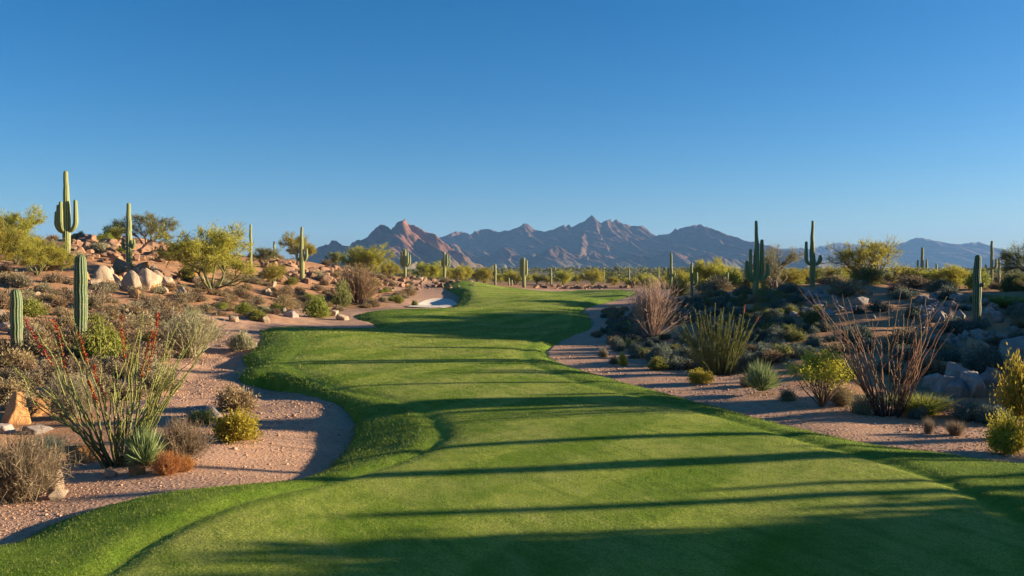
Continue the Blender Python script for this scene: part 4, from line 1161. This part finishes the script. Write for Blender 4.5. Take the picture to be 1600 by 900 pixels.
n4 = scatter(36, [(1290,470),(1420,462),(1600,475),(1600,600),(1480,570),(1420,610),(1300,590)], (22, 62), (.34, .64), 6,
   [('tussock','grey',1),('leafy','grey',1),('tussock','brown',1)], (.7, 1.5), "bushes among the rocks on the right bank", LE)
LF = {'green': "green bush on the sunlit plain beyond the right crest", 'dry': "straw coloured bush on the sunlit plain beyond the right crest", 'olive': "olive bush on the sunlit plain beyond the right crest"}
n5 = scatter(75, [(960,440),(1600,430),(1620,470),(1500,462),(1300,450),(1150,458),(1050,465),(1000,455)], (66, 150), (.10, .64), 7,
   [('leafy','green',1.3),('tussock','dry',1),('leafy','olive',1.3)], (1.4, 3.2), "bushes on the plain beyond the right crest", LF)
print("scatter", n1, n2, n3, n4, n5)

# scrub far out on the plain reads as one mass
def far_scrub():
    r = np.random.default_rng(77); b = MB(); n = 3600
    y = np.exp(r.uniform(math.log(235), math.log(2200), n)); x = r.uniform(-.64, .66, n) * y
    z = desert_z(x, y); s = r.uniform(1.2, 3.4, n) * (1 + (y > 500) * .6)
    m = 34
    k_ = fbm(x * .02, y * .006, octv=3, seed=88) > -.12; x, y, z, s = x[k_], y[k_], z[k_], s[k_]; n = len(x)
    D = rdir(n * m, r, .35, 0).reshape(n, m, 3)
    P = np.column_stack([x, y, z])[:, None] + D * (s[:, None, None] * r.uniform(.3, 1, (n, m, 1))) * [1, 1, .65]
    leaves(b, P.reshape(-1, 3), norm(D.reshape(-1, 3) + r.normal(size=(n * m, 3)) * .6), np.repeat(s, m) * .34, np.repeat(s, m) * .26, r, np.clip(np.repeat(r.random(n), m) * .7 + r.random(n * m) * .3, 0, 1))
    return b.build("far_scrub", M_FARS)
M_FARS = leaf_mat("far_scrub_leaf", (.075, .09, .03), (.20, .20, .055), .3, .0)
tag(far_scrub(), "far green and olive desert scrub covering the plain below the mountains", "scrub", kind='stuff')

# ------------------------------------------------------------------ desert spoons
def spoon(px, base, wpx, hpx, label, n=420, seed=1):
    p = pick(px, base); s = p[1] / F_PX; r = np.random.default_rng(seed)
    b = MB(); D = rdir(n, r, .42, -.25); L = hpx * s * r.uniform(.75, 1.02, n) * (1 - .12 * (1 - D[:, 2]))
    sx = wpx * .5 / hpx
    D = D * [sx, sx, 1]
    P = np.column_stack([r.normal(size=(n, 2)) * .04, np.full(n, .12)]) 
    blades(b, P, D, L, .03, r.uniform(-.03, .12, n), r, 3)
    o = b.build("desert_spoon", M_SPOON); o.location = p
    return tag(o, label, "plant")
spoon(1189, 616, 90, 56, "spiky round green desert spoon on the right gravel", 520, 3)
spoon(226, 737, 100, 78, "spiky grey green desert spoon at the green ocotillo foot", 360, 4)

# ------------------------------------------------------------------ ocotillos
def ocotillo(px, base, tips, label, mat, rad, leafy, seed, dz=.7, fl=None, flmat=None, wave=.008, fan_n=0, foot_w=.12):
    p = pick(px, base); r = np.random.default_rng(seed); s = p[1] / F_PX
    root = thing("ocotillo", p, label, "ocotillo")
    allt = list(tips)
    for q in range(fan_n):
        a, b_, *_ = tips[r.integers(len(tips))]; k = r.uniform(.55, .92)
        allt.append((px + (a - px) * k + r.normal() * 14, base + (b_ - base) * k + r.normal() * 8, 0))
    for (tx, ty, red) in allt:
        dy = r.uniform(-dz, dz); Y = p[1] + dy
        tip = np.array([(tx - 800) / F_PX * Y / math.cos(PITCH), Y, z_of(Y, ty)]) - p
        foot = np.array([np.clip(tip[0], -1, 1) * foot_w * 1.2 + r.normal() * .04, r.normal() * foot_w * .6, -.05])
        mid = foot * .45 + tip * .55; out = np.array([tip[0], tip[1], 0]); h = np.linalg.norm(tip)
        c1 = foot + np.array([out[0] * .40, out[1] * .40, h * .40]); c2 = mid + np.array([out[0] * .10, out[1] * .1, h * .10]) + r.normal(size=3) * h * .03
        u = np.linspace(0, 1, 13)[:, None]
        P = (1-u)**3 * foot + 3*(1-u)**2*u * c1 + 3*(1-u)*u*u * c2 + u**3 * tip
        P[1:-1] += np.cumsum(r.normal(size=(11, 3)) * wave, 0) * np.sin(np.linspace(0, math.pi, 11))[:, None] * 1.6 + r.normal(size=(11, 3)) * .007
        b = MB(); rr = np.interp(np.linspace(0, 1, 13), [0, .12, .6, 1], [1.35, 1.0, .75, .35]) * rad * r.uniform(.8, 1.2)
        k6 = np.interp(np.linspace(0, 1, 13), [0, .1, .42, 1], [0, .15, .75, 1]) * r.uniform(.75, 1)
        tube(b, P, rr, 6, np.r_[np.repeat(k6, 6), k6[-1]])
        # thorns and small leaves along the stem
        m = int(leafy * h); t = r.uniform(.06, 1, m); i = np.minimum((t * 12).astype(int), 11); f = (t * 12 - i)[:, None]
        Q = P[i] * (1 - f) + P[i + 1] * f; Td = norm(P[i + 1] - P[i])
        leaves(b, Q, norm(r.normal(size=(m, 3)) + Td * .6), r.uniform(.018, .045, m), r.uniform(.006, .016, m), r)
        b.build("stem", mat, root)
        if red:
            fb = MB(); m = int(260 * red); t = 1 - r.random(m) ** 1.1 * .36 * min(red, 1.2); i = np.minimum((t * 12).astype(int), 11); f = (t * 12 - i)[:, None]
            Q = P[i] * (1 - f) + P[i + 1] * f; Td = norm(P[i + 1] - P[i])
            leaves(fb, Q, norm(r.normal(size=(m, 3)) * .8 + Td), r.uniform(.03, .075, m), r.uniform(.012, .022, m), r)
            fb.build("flower_spike", flmat or M_RED, root)
    return root
ocotillo(186, 728, [(39,502,1.1),(82,500,1.1),(112,478,0),(121,522,.8),(190,494,.9),(224,490,0),(246,490,1.3),(237,518,1.1),(263,518,0),(272,532,0),(279,500,0),(312,504,0),(338,512,0),(322,540,0),(310,560,0),(2,560,0),(20,573,0),(290,580,0),(92,512,0),(206,552,0),(214,548,0),(136,596,.8),(146,572,.9),(178,528,0),(58,520,0),(300,530,0),(285,545,0),(160,500,0),(250,560,0)],
   "large green stemmed ocotillo with red flower spikes on the left", M_STEMG, .016, 150, 5, fan_n=32, foot_w=.15, wave=.022)
ocotillo(1389, 650, [(1246,448,0),(1262,452,0),(1274,458,0),(1284,500,0),(1279,470,0),(1300,462,0),(1316,460,0),(1324,464,0),(1352,482,0),(1362,498,0),(1376,484,0),(1390,470,0),(1408,452,0),(1404,500,0),(1412,490,0),(1448,460,0),(1456,485,0),(1466,470,0),(1480,463,0),(1492,466,0),(1498,474,0),(1440,476,0),(1492,514,0),(1425,464,0),(1334,520,0),(1300,500,0),(1470,495,0),(1310,480,0)],
   "bare reddish brown ocotillo with long wavy stems on the right", M_STEMB, .0165, 45, 6, fan_n=20, foot_w=.2, wave=.027)
ocotillo(1121, 586, [(1062,494,0),(1070,505,0),(1078,488,0),(1086,482,0),(1094,497,0),(1102,478,0),(1110,486,0),(1118,474,0),(1124,490,0),(1131,480,0),(1140,488,0),(1147,478,0),(1156,492,0),(1164,478,.25),(1172,498,0),(1180,505,0),(1186,495,.25),(1176,515,0),(1066,520,0),(1074,530,0),(1150,505,0),(1136,505,0),(1108,505,0),(1092,515,0),(1164,520,0)],
   "leafy green ocotillo on the shaded slope with coral flowers at two tips", M_STEMG, .011, 420, 7, fan_n=110, flmat=M_CORAL, foot_w=.25)

# ------------------------------------------------------------------ rocks
def rock_mesh(seed, mat, flat=.7):
    r = np.random.default_rng(seed)
    import bmesh
    bmm = bmesh.new(); bmesh.ops.create_icosphere(bmm, subdivisions=4, radius=1.0)
    V = np.array([v.co for v in bmm.verts]); T = np.array([[v.index for v in f.verts] for f in bmm.faces]); bmm.free()
    V = norm(V)
    ax = np.array([(1,0,0),(-1,0,0),(0,1,0),(0,-1,0),(0,0,1),(0,0,-1)], float)
    Nn = norm(np.concatenate([ax + r.normal(size=(6, 3)) * .28, r.normal(size=(6, 3))])); dd = np.r_[r.uniform(.62, .92, 6), r.uniform(.72, .95, 6)]
    q = np.maximum(V @ Nn.T, 1e-3); rad = np.min(dd / q, axis=1); rad = np.minimum(rad, 1.35)
    rad = rad * (1 + .06 * fbm(V[:, 0] * 2.6, V[:, 1] * 2.6, V[:, 2] * 2.6, 4, seed) - .06 * np.maximum(0, 1 - np.abs(fbm(V[:, 0] * 1.7, V[:, 1] * 1.7, V[:, 2] * 1.7, 2, seed + 9)) * 20) + .035 * fbm(V[:, 0] * 8, V[:, 1] * 8, V[:, 2] * 8, 3, seed + 4))
    V = V * rad[:, None] * [r.uniform(.85, 1.15), r.uniform(.8, 1.1), flat * r.uniform(.85, 1.15)]
    b = MB(); b.add(V, None, T); return b.mesh("boulder", mat)
ROCKS = {k: [rock_mesh(300 + 10 * i + j, m, fl) for j in range(4)] for i, (k, m, fl) in enumerate([('tan', M_ROCK, .75), ('orange', M_ROCKO, .8), ('grey', M_ROCKG, .7), ('red', M_ROCKR, .6)])}
def rock(kind, loc, wd, ht, label, group=None, name="boulder", sink=.3):
    o = link(name, random.choice(ROCKS[kind]))
    s = wd / 1.9; o.scale = (s, s * random.uniform(.8, 1.1), ht / 1.45 / (.72))
    o.location = (loc[0], loc[1], loc[2] + ht * (.5 - sink)); o.rotation_euler = (random.uniform(-.25, .25), random.uniform(-.25, .25), random.uniform(0, 6.28))
    return tag(o, label, "boulder" if name == "boulder" else "rock", group)
def rock_px(kind, px, base, wpx, hpx, label, group=None, **k):
    p = pick(px, base); s = p[1] / F_PX
    if not k.pop('tall', False): hpx = min(hpx, .75 * wpx)
    return rock(kind, p, wpx * s, hpx * s * 1.1, label, group, **k)
B1 = "boulder pile around the left hill saguaro"
for a in [('tan',158,447,34,24,"pale broad boulder at the left end of the hill boulder pile"),('tan',190,430,22,22,"pale upright boulder just left of the boulder pile saguaro"),('tan',212,434,20,16,"reddish boulder at the foot of the boulder pile saguaro"),('tan',228,452,36,26,"large rounded pale boulder at the front of the hill boulder pile"),('tan',205,455,30,24,"boulder at the front centre of the hill boulder pile, right of the palest one"),
          ('tan',232,440,24,18,"slanted boulder right of the boulder pile saguaro"),('tan',247,447,22,20,"leaning slab in the right half of the hill boulder pile"),('tan',261,449,18,16,"rounded boulder near the right end of the hill boulder pile"),('orange',182,414,18,14,"orange tinted rock atop the hill boulder pile"),('tan',228,422,12,16,"small pointed rock atop the hill boulder pile"),('tan',176,443,22,14,"low boulder between the pale broad one and the shaded one")]:
    o = rock_px(a[0], a[1], a[2], a[3] * 1.0, a[4] * 1.15, a[5], B1, tall=True)
    o.rotation_euler = (random.uniform(-.3, .3), random.uniform(-.75, -.15), random.uniform(-.5, .5)); o.scale[1] *= .75
for a in [('orange',300,440,26,18,"rusty boulder heap piece left of the wide palo verde"),('tan',309,443,18,16,"white faced boulder below the rusty one by the wide palo verde"),('tan',288,432,16,12,"small red tan rock above the white faced boulder"),('tan',283,465,22,16,"pale slab lying alone on the sunlit slope"),
          ('tan',3,500,20,34,"pale boulder cut by the left picture edge"),('tan',10,518,24,18,"flat tan rock under the left edge boulder"),('tan',52,468,20,10,"flat tan rock on the bank between the two young saguaros"),
          ('tan',366,502,16,15,"rounded white rock beside the path bend"),('tan',413,503,18,10,"low pale rock right of the small green path bush"),('tan',418,460,12,12,"pale rock below the slope saguaro"),('grey',443,488,10,16,"upright small rock on the lower left slope"),('tan',425,448,12,12,"pale standing rock near the yellow green crest bush"),
          ('orange',20,660,44,34,"front bright orange boulder in the left rock group"),('orange',46,650,38,36,"tall orange boulder in the left rock group"),('orange',66,644,30,28,"right orange boulder in the left rock group"),('tan',18,620,34,16,"pale tan rock behind the orange boulders"),('orange',33,612,14,20,"small upright orange rock behind the orange boulders"),('tan',60,618,30,14,"grey tan slab behind the orange boulders"),('grey',58,676,36,15,"grey boulder in front of the orange boulders"),('grey',4,676,30,16,"dark grey boulder at the left edge before the orange ones"),
          ('orange',126,722,44,42,"rusty orange boulder left of the green ocotillo foot"),('tan',82,764,46,32,"pale boulder half hidden by the wiry corner shrub"),('tan',88,778,30,14,"small pale rock at the gravel edge under the wiry corner shrub"),('tan',174,745,18,13,"small pinkish rock before the green ocotillo foot"),('orange',213,741,26,15,"low rusty rock beside the rusty orange bush"),
          ('grey',316,652,70,22,"grey flat topped rock beyond the yellow green round bush"),('grey',455,496,30,12,"shaded low rock beside the path on the left"),('tan',536,500,22,11,"round pale rock at the path by the turf corner"),('tan',522,492,20,10,"low brown rock beside the round pale path rock"),('tan',552,474,12,8,"pale rock on the slope above the path"),
          ('grey',1497,600,47,45,"brown topped grey boulder crowning the right rock group"),('grey',1478,612,42,35,"left grey boulder in the right rock group"),('grey',1462,606,32,29,"leaning slab at the left of the right rock group"),('grey',1520,615,55,45,"large blue grey boulder in the right rock group"),('grey',1540,608,42,40,"right boulder of the right rock group"),('grey',1495,618,50,27,"front low boulder of the right rock group"),('grey',1555,600,37,29,"end boulder of the right rock group"),
          ('tan',1529,556,45,37,"pinkish boulder below the thick dark young saguaro"),('grey',1588,560,50,45,"grey boulder cut by the right picture edge")]:
    rock_px(*a)
for i in range(48):       # more of the hill boulder pile
    px = random.gauss(212, 34); py = 424 + abs(random.gauss(0, 12)) + abs(px - 205) * .12
    w_ = random.uniform(9, 22)
    rock_px(random.choice(['tan', 'tan', 'orange', 'red']), px, py, w_, w_ * random.uniform(.6, 1.0), "smaller angular boulder wedged in the hill boulder pile", B1)
for i in range(80):       # grey rocks on the right bank
    px = random.uniform(1440, 1640); py = random.uniform(468, 545)
    w_ = random.uniform(8, 25)
    rock_px('grey', px, py, w_, w_ * .6, "grey rock in the rubble around the thick dark young saguaro", "grey rocks on the right bank")
for i in range(40):
    px = random.uniform(1240, 1470); py = random.uniform(456, 500)
    w_ = random.uniform(7, 24)
    rock_px('grey', px, py, w_, w_ * .5, "grey shaded rock on the crest behind the bare brown ocotillo", "grey rocks on the right crest")
for i in range(190):       # red-brown rubble on the hill
    u = random.random(); px = 105 + 215 * u; py = random.uniform(366 + 18 * u, 410)
    w_ = random.uniform(7, 24)
    rock_px('red', px, py, w_, w_ * .55, "red brown rock in the rubble on the left hilltop", "rubble rocks on the left hilltop", name="rubble_rock")
for i in range(95):
    u = random.random(); px = 410 + 150 * u; py = random.uniform(402 + 26 * u, 440 + 10 * u)
    w_ = random.uniform(6, 20)
    rock_px('red', px, py, w_, w_ * .55, "red brown rock on the rubble slope below the left crest", "rubble rocks on the left slope", name="rubble_rock")
for i in range(85):
    u = random.random(); px = 590 + 150 * u; py = random.uniform(430 + 12 * u, 456 - 4 * u)
    w_ = random.uniform(4, 11)
    rock_px('red' if random.random() < .75 else 'tan', px, py, w_, w_ * .6, "small rock on the rubble bank left of the far green", "rubble rocks by the far green", name="rock")
for i in range(55):
    px = random.uniform(835, 985); Y = random.uniform(166, 182)
    p = at(px, Y); w_ = random.uniform(4, 10) * Y / F_PX
    rock('red', p, w_, w_ * .6, "dark rock in the low bank behind the far green", "rocks behind the far green", name="rock")
for i in range(60):       # small rocks lying among the bushes of the left slope
    px = random.uniform(0, 520); py = random.uniform(455, 560)
    if px > 300 and py > 500: continue
    w_ = random.uniform(4, 11)
    rock_px(random.choice(['tan', 'red', 'tan']), px, py, w_, w_ * .6, "small rock lying among the bushes of the left slope", "small rocks on the left slope", name="rock")
